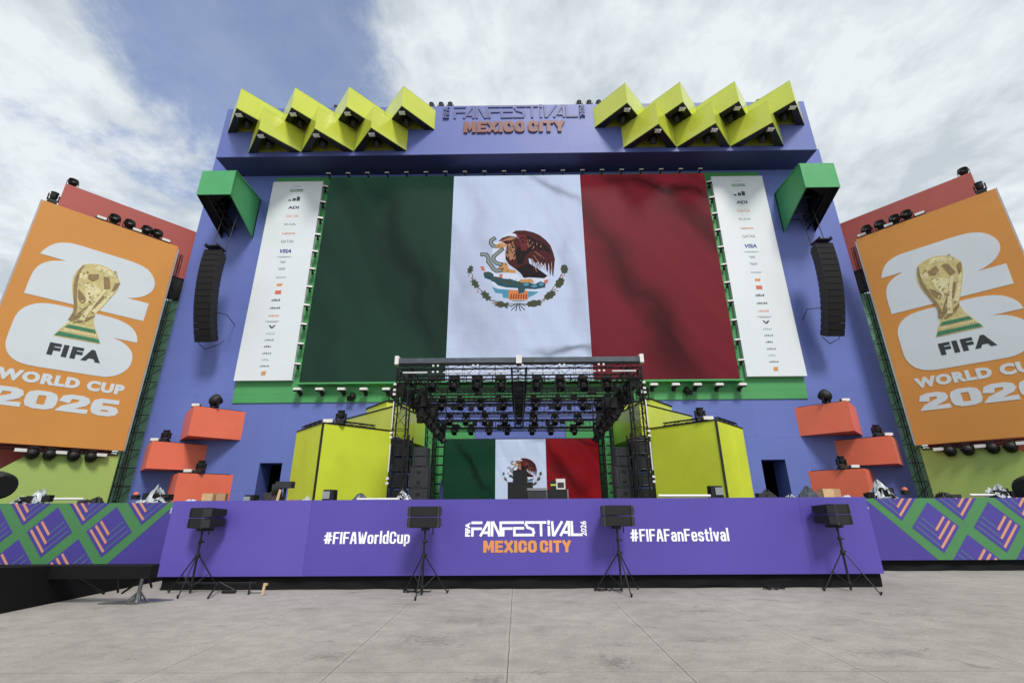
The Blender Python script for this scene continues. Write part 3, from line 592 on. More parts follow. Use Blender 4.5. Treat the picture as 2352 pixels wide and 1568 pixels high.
SY = 23.6; SX0, SX1, SZ0, SZ1 = -11.42, 11.66, 7.86, 20.9
SF = FR((0, SY, 0), (1, 0, 0))
bs_ = thing('flag_screen', 'giant outdoor screen high on the facade showing a waving tricolour flag', 'screen', ((SX0+SX1)/2, SY, SZ0))
m = MB(); m.box(((SX0+SX1)/2, (SY+WY-.06)/2+.01, (SZ0+SZ1)/2), (SX1-SX0+.06, WY-.06-SY-.02, SZ1-SZ0+.06)); m.build('screen_cabinet', black, bs_)
m = MB(); m.box(((SX0+SX1)/2, SY+.12, SZ0-.09), (SX1-SX0+.3, .5, .09)); m.build('bottom_ledge', green, bs_)
fx1, fx2 = -3.74, 4.03
def seg(ax, ay, bx, by, w_, d_):
    a, b = U(ax, ay, SY), U(bx, by, SY); return (a[0], a[2], b[0], b[2], w_, d_)
FO = {'green_band': [seg(850, 400, 1040, 860, 1.3, .55), seg(980, 560, 1080, 900, .8, .4), seg(700, 500, 760, 900, 1.5, .25)],
      'white_band': [seg(1215, 390, 1345, 470, .6, .42), seg(1215, 815, 1400, 800, .45, .6), seg(1040, 600, 1120, 900, 1.2, .2), seg(1060, 420, 1160, 640, 1.0, .14), seg(1290, 500, 1330, 760, .8, .14)],
      'red_band': [seg(1310, 430, 1640, 920, 1.5, .62), seg(1380, 400, 1680, 450, .7, .7), seg(1500, 400, 1720, 640, .8, .35), seg(1480, 700, 1560, 920, 2.4, .45)]}
for nm, x0, x1, c, an, am, sd_ in (('green_band', SX0, fx1, (28, 57, 45), 28, .42, 1.3), ('white_band', fx1, fx2, (188, 200, 226), 25, .20, 4.1), ('red_band', fx2, SX1, (112, 30, 40), 36, .55, 9.1)):
    mt = screen_mat('lit_'+nm, S(*c), ((x0+x1)/2, 0, 14), an, am*.45, 1.0, sd_, FO[nm])
    m = MB(); fplate(m, SF, rect(x0, x1, SZ0, SZ1), .0, .02); m.build(nm, mt, bs_)
emblem(bs_, SF, lambda a, b: (a, b), .024)

# rear stage screen
RY = 22.0; rx0, rx1, rz0, rz1 = -3.37, 3.77, 1.9, 4.6
RF = FR((0, RY, 0), (1, 0, 0))
rs = thing('rear_stage_screen', 'low flag screen at the back of the roofed stage behind the mixing desk', 'screen', (.2, RY, 1.5))
m = MB(); m.box(((rx0+rx1)/2, RY+.08, (rz0+rz1)/2), (rx1-rx0+.08, .14, rz1-rz0+.08)); m.box((.2, RY+.12, 1.7), (7, .1, .4)); m.build('screen_cabinet', black, rs)
ra, rb = U(1138, 1050, RY)[0], U(1254, 1050, RY)[0]
for nm, x0, x1, c, an, am, sd_ in (('green_band', rx0, ra, (16, 54, 35), 30, .3, 2.3), ('white_band', ra, rb, (188, 202, 226), 24, .16, 6.1), ('red_band', rb, rx1, (120, 16, 24), 36, .5, 3.2)):
    mt = screen_mat('lit_rear_'+nm, S(*c), ((x0+x1)/2, 0, 3.2), an, am*.4, 3.0, sd_, {'green_band': [(-2.9, 4.6, -1.2, 2.0, .3, .6)], 'white_band': [(.7, 4.7, 1.4, 4.2, .25, .35)], 'red_band': [(1.1, 4.5, 3.4, 1.7, .5, .6), (2.4, 4.7, 3.9, 4.3, .25, .5)]}[nm])
    m = MB(); fplate(m, RF, rect(x0, x1, rz0, rz1), .0, .02); m.build(nm, mt, rs)
emblem(rs, RF, lambda a, b: (.22+(a-.1)*.315, 3.05+(b-14.4)*.27), .024)

# ================================================================ sponsor boards
BYW = 23.7
logos = [('line', .07, 19.98, .55, .04, 'g'), ('tri', .3, 19.65, 0.85, .24, 'gb'), ('bars', .6, 18.9, .8, .34, 'k'), ('ADI', .6, 18.0, .9, .26, 'b'), ('Coca-Cola', 0, 17.2, .95, .3, 'r'), ('HYUNDAI', 0, 16.4, .8, .16, 'g'),
 ('Lenovo', 0, 15.6, .95, .24, 'r'), ('QATAR', 0, 14.85, .95, .26, 'g'), ('VISA', 0, 14.0, .95, .36, 'v'), ('line', 0, 13.45, 1.1, .06, 'g'), ('line', 0, 13.2, .5, .1, 'g'), ('line', 0, 12.85, .5, .08, 'g'),
 ('line', 0, 12.5, .7, .05, 'g'), ('line', 0, 12.25, .4, .12, 'g'), ('line', 0, 11.8, .75, .1, 'l'), ('blob', 0, 11.3, .5, .24, 'o'), ('blob', 0, 10.75, .42, .34, 'R'), ('line', 0, 10.25, .7, .16, 'k'), ('line', 0, 9.75, .75, .12, 'k'), ]
logos2 = [('line', 0, 9.25, .75, .1, 'r'), ('line', 0, 8.9, 1.1, .08, 'g')]
lm = {'g': mat('logo_grey', S(120, 126, 132), .6), 'l': mat('logo_pale', S(170, 176, 182), .6), 'k': mat('logo_black', S(62, 68, 74), .6), 'b': mat('logo_navy', S(58, 66, 92), .6),
      'r': mat('logo_red', S(206, 146, 124), .6), 'v': mat('logo_blue', S(60, 72, 140), .6), 'o': mat('logo_orange', S(208, 146, 84), .6), 'R': mat('logo_scarlet', S(206, 104, 84), .6), 'gr': mat('logo_green', S(96, 160, 110), .6)}
rows_px = [78, 108, 172, 232, 292, 355, 421, 483, 552, 595, 632, 682, 745, 800, 855, 912, 970, 1027, 1070, 1108, 1158, 1205, 1253, 1303, 1350, 1397, 1450]
kinds = [('l', 'line', .55, .05), ('gb', 'duo', 1.0, .22), ('k', 'three', .8, .3), ('b', 'ADI', .8, .26), ('r', 'Coca-Cola', .92, .26), ('g', 'KIA', .85, .16), ('r', 'Lenovo', .95, .2), ('g', 'QATAR', .92, .26), ('v', 'VISA', .85, .32),
 ('g', 'line2', 1.1, .12), ('g', 'line2', .5, .2), ('g', 'line2', .6, .2), ('l', 'line', .72, .1), ('o', 'blob', .42, .2), ('R', 'blob', .42, .3), ('k', 'word', .7, .18), ('k', 'word', .75, .14), ('r', 'word', .75, .14), ('g', 'line2', 1.05, .14), ('k', 'vee', .4, .24),
 ('l', 'word', .62, .14), ('g', 'word', .62, .13), ('k', 'word', .58, .12), ('g', 'word', .62, .13), ('l', 'word', .56, .13), ('k', 'word', .62, .1), ('o', 'blob', .32, .28)]
def sponsor(s, label):
    inner, outer = (-11.9, -15.0) if s < 0 else (12.12, 15.25)
    x0, x1 = min(inner, outer), max(inner, outer); z0, z1 = 8.0, 20.75
    b = thing('sponsor_board', label, 'board', ((x0+x1)/2, BYW, z0), 0, 'white sponsor boards beside the big screen')
    m = MB(); m.box(((x0+x1)/2, (BYW+WY-.06)/2, (z0+z1)/2), (x1-x0, WY-.06-BYW, z1-z0)); m.build('panel', white_board, b)
    fr = FR((0, BYW, 0), (1, 0, 0)); cx = (x0+x1)/2-(.02 if s < 0 else 0)
    for ry, (c, kd, wd, ht) in zip(rows_px, kinds):
        px, py = zz(560, 430, 3.017, 400, ry)
        z = U(px, py, BYW)[2]; x = cx
        wd *= .82; ht *= .8; mt = lm.get(c, lm['g']); zl_, zh_ = z-ht/2, z+ht/2
        if kd in ('ADI', 'Coca-Cola', 'KIA', 'Lenovo', 'QATAR', 'VISA'):
            text_mesh('logo', kd, mt, b, fr, x-wd/2, x+wd/2, zl_, zh_, bold=.04 if kd in ('VISA', 'ADI', 'Lenovo') else .01, th=.004, shear=.2 if kd in ('VISA', 'Coca-Cola') else 0)
            continue
        m = MB()
        if kd == 'line': fplate(m, fr, rect(x-wd/2, x+wd/2, zl_, zh_), 0, .004)
        elif kd == 'line2':
            for k, q in ((.0, 1), (.5, .7)): 
                for i in range(int(wd/.09)):
                    xa = x-wd/2*q+i*.09*q; fplate(m, fr, rect(xa, xa+.06*q, z+ht*(.0-k)+.0, z+ht*(.36-k)), 0, .004)
        elif kd == 'word':
            k = int(wd/.1)
            for i in range(k):
                xa = x-wd/2+i*.1; h_ = ht*(1 if i % 3 else .7); fplate(m, fr, rect(xa, xa+.07, zl_, zl_+h_), 0, .004)
        elif kd == 'three':                   # three slanted stripes rising to the right
            for i, h_ in enumerate((.11, .2, .3)):
                xa = x-.40+i*.25; tt = (h_-.06)*.62; fplate(m, fr, [(xa, zl_), (xa+.2, zl_), (xa+.2+.06-tt*.35, zl_+h_*.95), (xa+.06-tt*.35, zl_+h_*1.12)] if i else [(xa+.02, zl_), (xa+.2, zl_), (xa+.16, zl_+h_), (xa, zl_+h_*.8)], 0, .004)
        elif kd == 'duo':
            fplate(m, fr, rect(x-wd/2, x, z+.03, zh_), 0, .004, 0); fplate(m, fr, rect(x, x+wd/2, z+.03, zh_), 0, .004, 1); fplate(m, fr, rect(x-wd/2, x+wd/2, zl_, z-.02), 0, .004, 0)
            m.build('logo', [lm['gr'], lm['v']], b); continue
        elif kd == 'vee': fplate(m, fr, [(x-.2, zh_), (x-.1, zh_), (x, zl_+.08), (x+.1, zh_), (x+.2, zh_), (x+.05, zl_), (x-.05, zl_)], 0, .004)
        else: fplate(m, fr, smooth_pl([(x-wd/2, zl_), (x+wd*.4, zl_), (x+wd/2, zh_), (x-wd*.4, zh_)], 1) if c == 'o' else rect(x-wd/2, x+wd/2, zl_, zh_), 0, .004)
        m.build('logo', mt, b)
    return b
sponsor(-1, 'tall white sponsor board along the left edge of the big screen')
sponsor(1, 'tall white sponsor board along the right edge of the big screen')

# ================================================================ angled billboards on the wings
TWO = [(0.57,12.8),(0.63,13.01),(0.76,13.29),(0.96,13.54),(1.23,13.69),(1.51,13.77),(2.01,13.77),(2.85,13.77),(3.74,13.77),(4.25,13.71),(4.62,13.54),(4.87,13.24),(5.0,12.89),(4.98,12.54),(4.85,12.28),(4.62,12.03),(4.3,11.85),(4.02,11.76),(4.96,11.76),(4.94,10.77),(0.54,10.77),(0.54,11.08),(0.54,11.45),(0.56,11.84),(0.64,12.17),(0.78,12.41),(1.02,12.62),(1.47,12.8)]
SIX = [(2.29,10.59),(1.76,10.59),(1.27,10.54),(0.92,10.37),(0.67,10.09),(0.55,9.76),(0.53,9.38),(0.53,8.82),(0.54,8.45),(0.64,8.12),(0.83,7.85),(1.12,7.67),(1.51,7.6),(2.35,7.6),(3.17,7.6),(3.75,7.6),(4.11,7.61),(4.46,7.74),(4.72,7.97),(4.9,8.26),(4.94,8.69),(4.85,9.03),(4.63,9.29),(4.31,9.49),(3.94,9.58),(4.93,9.58),(4.88,9.89),(4.67,10.21),(4.34,10.44),(3.87,10.56),(3.21,10.59)]
CUP = [(1.88,12.14),(1.94,12.45),(2.05,12.79),(2.24,12.98),(2.62,13.1),(2.98,13.07),(3.3,12.9),(3.49,12.68),(3.62,12.43),(3.58,11.96),(3.41,11.46),(3.22,10.91),(3.05,10.48),(3.12,10.04),(3.28,9.76),(3.57,9.14),(2.68,9.12),(1.9,9.12),(2.02,9.44),(2.27,9.96),(2.33,10.3),(2.27,10.69),(2.13,11.06),(1.95,11.6)]
CUPD = [[(3.04,11.72),(3.2,11.48),(3.04,10.99),(2.78,10.53),(2.46,10.07),(2.28,9.92),(2.38,10.27),(2.67,10.83),(2.91,11.24)],[(2.2,11.6),(2.45,11.36),(2.59,11.12),(2.49,10.9),(2.29,11.07)],[(2.37,12.43),(2.74,12.6),(2.79,12.35),(2.6,12.13),(2.42,12.21)],[(2.92,12.55),(3.16,12.55),(3.32,12.01),(3.1,11.89)],[(2.46,10.07),(3.05,10.48),(3.06,10.37),(2.79,10.03),(2.38,9.88)],[(3.42,12.35),(3.61,12.47),(3.56,12.05),(3.39,11.84)]]
CUPL = [[(2.06,12.35),(2.23,12.47),(2.36,12.33),(2.31,12.12),(2.11,12.13)],[(2.64,13.03),(3.15,12.94),(3.42,12.65),(3.21,12.67),(2.83,12.81),(2.49,12.77)],[(2.38,11.95),(2.74,11.99),(3.03,11.76),(2.89,11.33),(2.59,10.89),(2.59,11.17),(2.45,11.5)],[(3.36,11.83),(3.51,11.94),(3.23,11.01),(3.06,10.58),(2.89,10.62),(3.23,11.35)]]
GRN = [[(2.16,9.62),(2.28,9.78),(2.66,9.78),(3.22,9.78),(3.31,9.62),(2.73,9.62)],[(1.93,9.17),(2.04,9.38),(2.6,9.36),(3.46,9.36),(3.54,9.19),(2.67,9.19)]]
TH = R(50.65)
def wing(s):
    side = 'left' if s < 0 else 'right'; BW = 5.55
    if s < 0: fr = FR((-18.88-BW*math.cos(TH), 22.5-BW*math.sin(TH), 0), (math.cos(TH), math.sin(TH), 0))
    else: fr = FR((18.85, 22.5, 0), (math.cos(TH), -math.sin(TH), 0))
    inner = BW if s < 0 else 0.0
    c = lambda q: q if s < 0 else BW-q                     # coordinate counted from the outer edge
    c_rect = lambda a, b, z0, z1: rect(min(c(a), c(b)), max(c(a), c(b)), z0, z1)
    def slab(m, a, b, z0, z1, off, th, mi=0): fplate(m, fr, c_rect(a, b, z0, z1), -off-th, th, mi)
    base = fpt(fr, BW/2, 0, -.2)
    bb = thing('billboard', f'tall orange World Cup billboard on the {side} wing, angled towards the stage', 'billboard', (base.x, base.y, 4.25), 0, 'orange billboards on the wings')
    m = MB(); slab(m, 0, BW, 4.25, 15.45, 0, .14); m.build('panel', orange_board, bb)
    m = MB(); slab(m, BW+.004, BW+.07, 4.25, 15.3, -.02, .2); slab(m, -.05, -.004, 4.25, 15.45, 0, .1); m.build('edge_trim', silver, bb)
    m = MB(); fplate(m, fr, smooth_pl(TWO, 1), 0, .012); fplate(m, fr, smooth_pl(SIX, 1), .0005, .012); m.build('number_artwork', white_print, bb)
    m = MB(); fplate(m, fr, smooth_pl(CUP, 1), .0145, .006, 0)
    for q in CUPL: fplate(m, fr, smooth_pl(q, 1), .021, .004, 1)
    for q in CUPD: fplate(m, fr, smooth_pl(q, 1), .026, .004, 2)
    for q in GRN: fplate(m, fr, q, .031, .004, 3)
    fplate(m, fr, smooth_pl([(2.0, 12.6), (2.12, 12.85), (2.05, 12.2), (2.2, 11.3), (2.42, 10.5), (2.36, 9.95), (2.2, 10.0), (2.3, 10.5), (2.1, 11.2), (1.95, 11.9)], 1), .030, .003, 2)
    fplate(m, fr, smooth_pl([(2.55, 10.1), (2.75, 10.9), (3.1, 11.9), (3.2, 11.85), (2.9, 10.9), (2.75, 10.1)], 1), .031, .003, 1)
    rnd = random.Random(11)
    for i in range(80):
        t_ = rnd.random(); zc_ = 9.95+t_*3.0; lo = 2.05 if t_ > .5 else 2.4; hi = 3.45 if t_ > .5 else 3.0
        x_ = rnd.uniform(lo, hi); a_ = rnd.uniform(.02, .06); b_ = rnd.uniform(.02, .05)
        fplate(m, fr, [(x_-a_, zc_), (x_, zc_-b_), (x_+a_, zc_+b_*.3), (x_+a_*.2, zc_+b_)], .0355+.0002*i, .003, rnd.choice([0, 1, 1, 2, 2]))
    for i in range(15): fplate(m, fr, rect(2.2+i*.083, 2.25+i*.083, 9.43, 9.55), .032, .003, 1)
    m.build('trophy_emblem', [gold, gold_l, gold_d, green_print], bb)
    text_mesh('lettering', 'FIFA', ink, bb, fr, 1.88, 3.77, 8.22, 8.8, bold=.06, sp=1.2, th=.006, d=.0145)
    text_mesh('lettering', 'WORLD CUP', white_print, bb, fr, .62, 4.95, 6.86, 7.36, bold=.06, th=.012, sp=1.14)
    stroke_text('lettering', '2026', white_print, bb, fr, .6, 4.95, 5.78, 6.58, .82, .48, .25, .09, th=.012)
    # red tower behind
    rt = thing('red_tower', f'red clad tower rising behind the {side} orange billboard', 'tower', (base.x, base.y+1.5, 0), 0, 'red towers behind the billboards')
    m = MB(); slab(m, .56, 7.2, 14.3, 17.5, 1.5, .5); m.build('upper_cladding', red_clad, rt)
    m = MB(); slab(m, -3.5, 5.4, 0, 4.6, 1.5, .4); m.build('lower_cladding', red_clad, rt)
    m = MB(); slab(m, .9, 7.15, 13.0, 14.28, 1.55, .4); m.build('black_band_panel', black, rt)  # solid black band below the red upper cladding
    m = MB(); slab(m, .7, 5.35, 4.62, 12.98, 1.6, .3); m.build('core', black, rt)
    # olive side panel
    op = thing('side_panel', f'olive green sloping panel under the {side} billboard', 'panel', (base.x, base.y+.6, 0), 0, 'olive panels under the billboards')
    m = MB(); fplate(m, fr, [(c(a), b) for a, b in [(-2.4, 0), (5.5, 0), (5.5, 4.12), (2.5, 3.95), (-.1, 1.5)]][::(1 if s < 0 else -1)], -.42, .2); m.build('panel', olive, op)
    # scaffold with green sheet
    sc_ = thing('scaffold_tower', f'black scaffold before pale green sheeting, between {side} billboard and facade', 'scaffold', tuple(fpt(fr, inner+(.5 if s < 0 else -.5), 0, -.8)), 0, 'scaffold towers beside the facade')
    m = MB(); a0 = fpt(fr, inner, 0, -1.75); xw = WX0+.0 if s < 0 else WX1
    m.box(((a0.x+xw)/2-s*.35, WY+.35, 6.5), (abs(a0.x-xw)+1.6, .06, 13.0)); m.build('sheeting', green_mesh, sc_)
    m = MB(); p0 = fpt(fr, inner+(.22 if s < 0 else -.22), 0, -.35)
    m.truss((p0.x, p0.y+.1, 0), (p0.x, p0.y+.1, 15.2), .16, .014, .35, rd=.008); m.build('truss_post', black_truss, sc_)
    m = MB(); y_ = WY+.22; xa, xb = (xw-1.1, xw-.02) if s < 0 else (xw+.02, xw+1.1)
    for i in range(14):
        z0 = .9*i; m.tube((xa, y_, z0), (xb, y_, z0), .022, 5); m.tube((xa, y_, z0), (xb, y_, z0+.9) if True else 0, .016, 5)
    m.tube((xa, y_, 0), (xa, y_, 12.4), .024, 5); m.tube((xb-.02 if s < 0 else xb, y_, 0), (xb-.02 if s < 0 else xb, y_, 12.4), .024, 5); m.build('bracing', black_truss, sc_)
    return fr, c
WINGS = {-1: wing(-1), 1: wing(1)}
# ================================================================ lamp prototypes (built standing on their base)
ORD = ['first', 'second', 'third', 'fourth', 'fifth', 'sixth', 'seventh', 'eighth', 'ninth', 'tenth', 'eleventh', 'twelfth', 'thirteenth', 'fourteenth', 'fifteenth', 'sixteenth', 'seventeenth', 'eighteenth', 'nineteenth', 'twentieth', 'twenty-first']
def mk_moving(tilt=35, name='moving_head_lamp'):
    def f():
        t = thing(name, '', 'stage lamp')
        m = MB(); m.box((0, 0, .06), (.36, .27, .12), top=.92); m.box((0, 0, .135), (.2, .2, .03)); m.build('base', black, t, world=False)
        m = MB()
        for s in (-1, 1): m.box((s*.19, 0, .3), (.05, .14, .3)); m.tube((s*.16, 0, .38), (s*.22, 0, .38), .05, 8)
        m.box((0, 0, .165), (.42, .14, .04)); m.build('yoke', black, t, world=False)
        M = Matrix.Translation((0, 0, .38)) @ Matrix.Rotation(R(tilt), 4, 'X')
        m = MB(); m.lathe([(0, -.17), (.09, -.17), (.13, -.12), (.145, -.02), (.14, .12), (.155, .17), (.155, .2), (.12, .2)], 14, M); hd = m.build('head', black, t, world=False, smooth=False)
        m = MB(); m.lathe([(.12, .2), (.118, .175), (0, .185)], 14, M); m.build('lens', glass, hd, world=False)
        return t
    return f
def mk_round():
    t = thing('round_floodlight', '', 'stage lamp')
    m = MB(); m.box((0, 0, .03), (.3, .22, .06))
    for s in (-1, 1): m.box((s*.25, 0, .2), (.03, .08, .32))
    m.box((0, 0, .055), (.5, .08, .03)); m.build('bracket', black, t, world=False)
    M = Matrix.Translation((0, 0, .3)) @ Matrix.Rotation(R(58), 4, 'X')
    m = MB(); m.lathe([(0, -.2), (.13, -.19), (.2, -.1), (.235, .02), (.24, .16), (.225, .2)], 16, M); m.lathe([(.225, .2), (.2, .16), (.12, .0), (0, -.02)], 16, M); hd = m.build('head', black, t, world=False, smooth=True)
    m = MB(); m.lathe([(.11, .03), (.09, .045), (0, .05)], 12, M); m.build('lens', grey_face, hd, world=False)
    return t
def mk_bar():
    """small floodlight on an arm: pale housing, black arm behind; arm points to +y"""
    t = thing('arm_floodlight', '', 'floodlight')
    m = MB(); m.box((0, -.35, .05), (.36, .2, .11), top=.94); m.build('housing', white_metal, t, world=False)
    m = MB(); m.box((0, -.36, -.03), (.34, .19, .05)); m.build('lamp_face', black, t, world=False)
    m = MB(); m.tube((0, -.3, -.02), (0, .0, -.1), .035, 6); m.box((0, .02, -.1), (.16, .04, .2)); m.box((0, -.14, -.08), (.1, .22, .07)); m.build('arm', black, t, world=False)
    return t
def mk_panel():
    t = thing('strobe_panel', '', 'strobe lamp')
    m = MB(); m.box((0, 0, .07), (.34, .2, .12)); m.build('housing', white_metal, t, world=False)
    m = MB()
    for s in (-1, 1): m.box((s*.185, 0, .05), (.02, .07, .12))
    m.box((0, 0, -.005), (.42, .1, .03)); m.build('bracket', black, t, world=False)
    return t
def lamp(kind, loc, rot, label, group, scale=None):
    mk = {'mov': mk_moving(35), 'movup': mk_moving(8), 'round': mk_round, 'bar': mk_bar, 'panel': mk_panel}[kind]
    return use(mk, kind, tuple(loc), rot, label, group, scale)

# ================================================================ yellow wedges on the header
def wedge_parts(par, cx, half, dep, y0, z0, z1, mt, hollow=True, inner=None, th=.05, rim=.0, yside=None):
    """triangular prism against a wall at y0, apex towards the camera; hollow = open underside"""
    A, B, Cc = (cx-half, y0-.004), (cx, y0-dep), (cx+half, y0-.004)
    if not hollow:
        m = MB(); m.prism([A, B, Cc], z0, z1); return m.build('body', mt, par)
    k = th*2.2; a2, b2, c2 = (cx-half+k*1.35, y0-.004), (cx, y0-dep+k*.95), (cx+half-k*1.35, y0-.004)
    m = MB()
    for P, Q, p, q in ((A, B, a2, b2), (B, Cc, b2, c2)): m.prism([P, Q, q, p], z0, z1)
    m.prism([A, B, Cc], z1-.03, z1); m.build('shell', mt, par)
    m = MB(); rw = .23; a3, b3, c3 = (cx-half+.02, y0-.02), (cx, y0-dep+.03), (cx+half-.02, y0-.02)
    a4, b4, c4 = (cx-half+rw*2.6, y0-.02), (cx, y0-dep+rw*1.9), (cx+half-rw*2.6, y0-.02)
    for P, Q, p, q in ((a3, b3, a4, b4), (b3, c3, b4, c4)): m.prism([P, Q, q, p], z0-.06, z0-.004)
    m.build('bottom_rim', black, par)
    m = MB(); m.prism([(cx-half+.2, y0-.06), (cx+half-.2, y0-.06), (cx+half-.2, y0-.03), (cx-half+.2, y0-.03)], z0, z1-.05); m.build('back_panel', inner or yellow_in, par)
HALF, DEP = 1.52, 1.82
cxs = [U(547, 239, HY-DEP)[0]+0*k for k in range(4)]
xu = [-14.1, -10.98, -7.86, -4.74]
for s, side in ((-1, 'left'), (1, 'right')):
    for row, xs, z0, z1 in (('upper', [-15.99+3.18*i for i in range(4)], 23.35, 24.85), ('lower', [-14.42+3.18*i for i in range(3)], 21.78, 23.33)):
        for i, x in enumerate(xs):
            X = x if s < 0 else .04-x
            t = thing('wedge_lamp_box', f'yellow-green triangular lamp box, {ORD[i]} from outer end, {row} row, {side} of header', 'lamp box', (X, HY, z0), 0, 'yellow-green lamp boxes on the header')
            wedge_parts(t, X, 1.585, DEP, HY, z0, z1, yellow)
            lamp('mov', (X, HY-.62, z0+.42), (math.pi, 0, 0), f'black lamp inside the {ORD[i]} yellow box from outer end, {row} row, {side} of header', 'lamps hanging in the header boxes', 1.15)
            lamp('panel', (X+(-.06 if s < 0 else .06), HY-DEP+.42, z0-.03), (math.pi, 0, 0), f'pale strobe at tip of the {ORD[i]} yellow box from outer end, {row} row, {side}', 'strobes at the tips of the header boxes', 1.0)
# beam lamps standing on the header roof
for gi, (xs, z_) in enumerate((((991, 1013, 1034), 237), ((1330, 1353, 1375), 232))):
    for i, px in enumerate(xs):
        p = U(px, z_, HY+.3); lamp('movup', (p[0], HY+.35, 25.18), (0, 0, 0), f'{ORD[i]} from left of the three small black lamps {["left", "right"][gi]} of the header lettering', 'lamps standing on the header roof', 1.0)
p = U(773, 240, HY+.4); lamp('movup', (p[0], HY+.4, 25.18), (0, 0, 0), 'lone black lamp on the roof behind the left yellow boxes', None, .9)
p = U(1741, 232, HY+.4); lamp('movup', (p[0], HY+.4, 25.18), (0, 0, 0), 'lone black lamp on the roof behind the right yellow boxes', None, .9)
# floodlights around the big screen
xa, xb = U(758, 398, SY)[0], U(1607, 396, SY)[0]
for i in range(20):
    lamp('bar', (xa+(xb-xa)*i/19, SY+.1, 21.06), (0, 0, 0), f'small floodlight on the top edge of the big screen, {ORD[i]} from left', 'floodlights along the top of the big screen', .72)
for s, xx in ((-1, -11.72), (1, 11.95)):
    for i in range(11):
        lamp('bar', (xx, SY+.2, 20.15-1.135*i), (0, 0, R(-18*s)), f'small floodlight beside the {"left" if s < 0 else "right"} edge of the big screen, {ORD[i]} from the top', 'floodlights beside the big screen', .85)
bl = [zz(680, 920, 4.611, x, 150) for x in (215, 465, 712, 962, 1215)]; br = [zz(1560, 920, 4.611, x, 98) for x in (165, 410, 655, 900, 1160)]
for i, (px, py) in enumerate(bl+br):
    p = U(px, py, 23.55)
    lamp('bar', (p[0], 23.9, p[2]), (0, 0, 0), f'small floodlight below the big screen, {ORD[i]} from left', 'floodlights below the big screen', 1.1)
for nm, px, py in (('left', 804, 911), ('right', 1583, 897)):
    p = U(px, py, 23.6); lamp('mov', (p[0], 23.6, p[2]-.1), (R(-60), 0, 0), f'black lamp fixed below the {nm} half of the big screen', 'black lamps below the big screen', .9)
for i, (px, py) in enumerate(((1125, 31), (385, 0))): pass

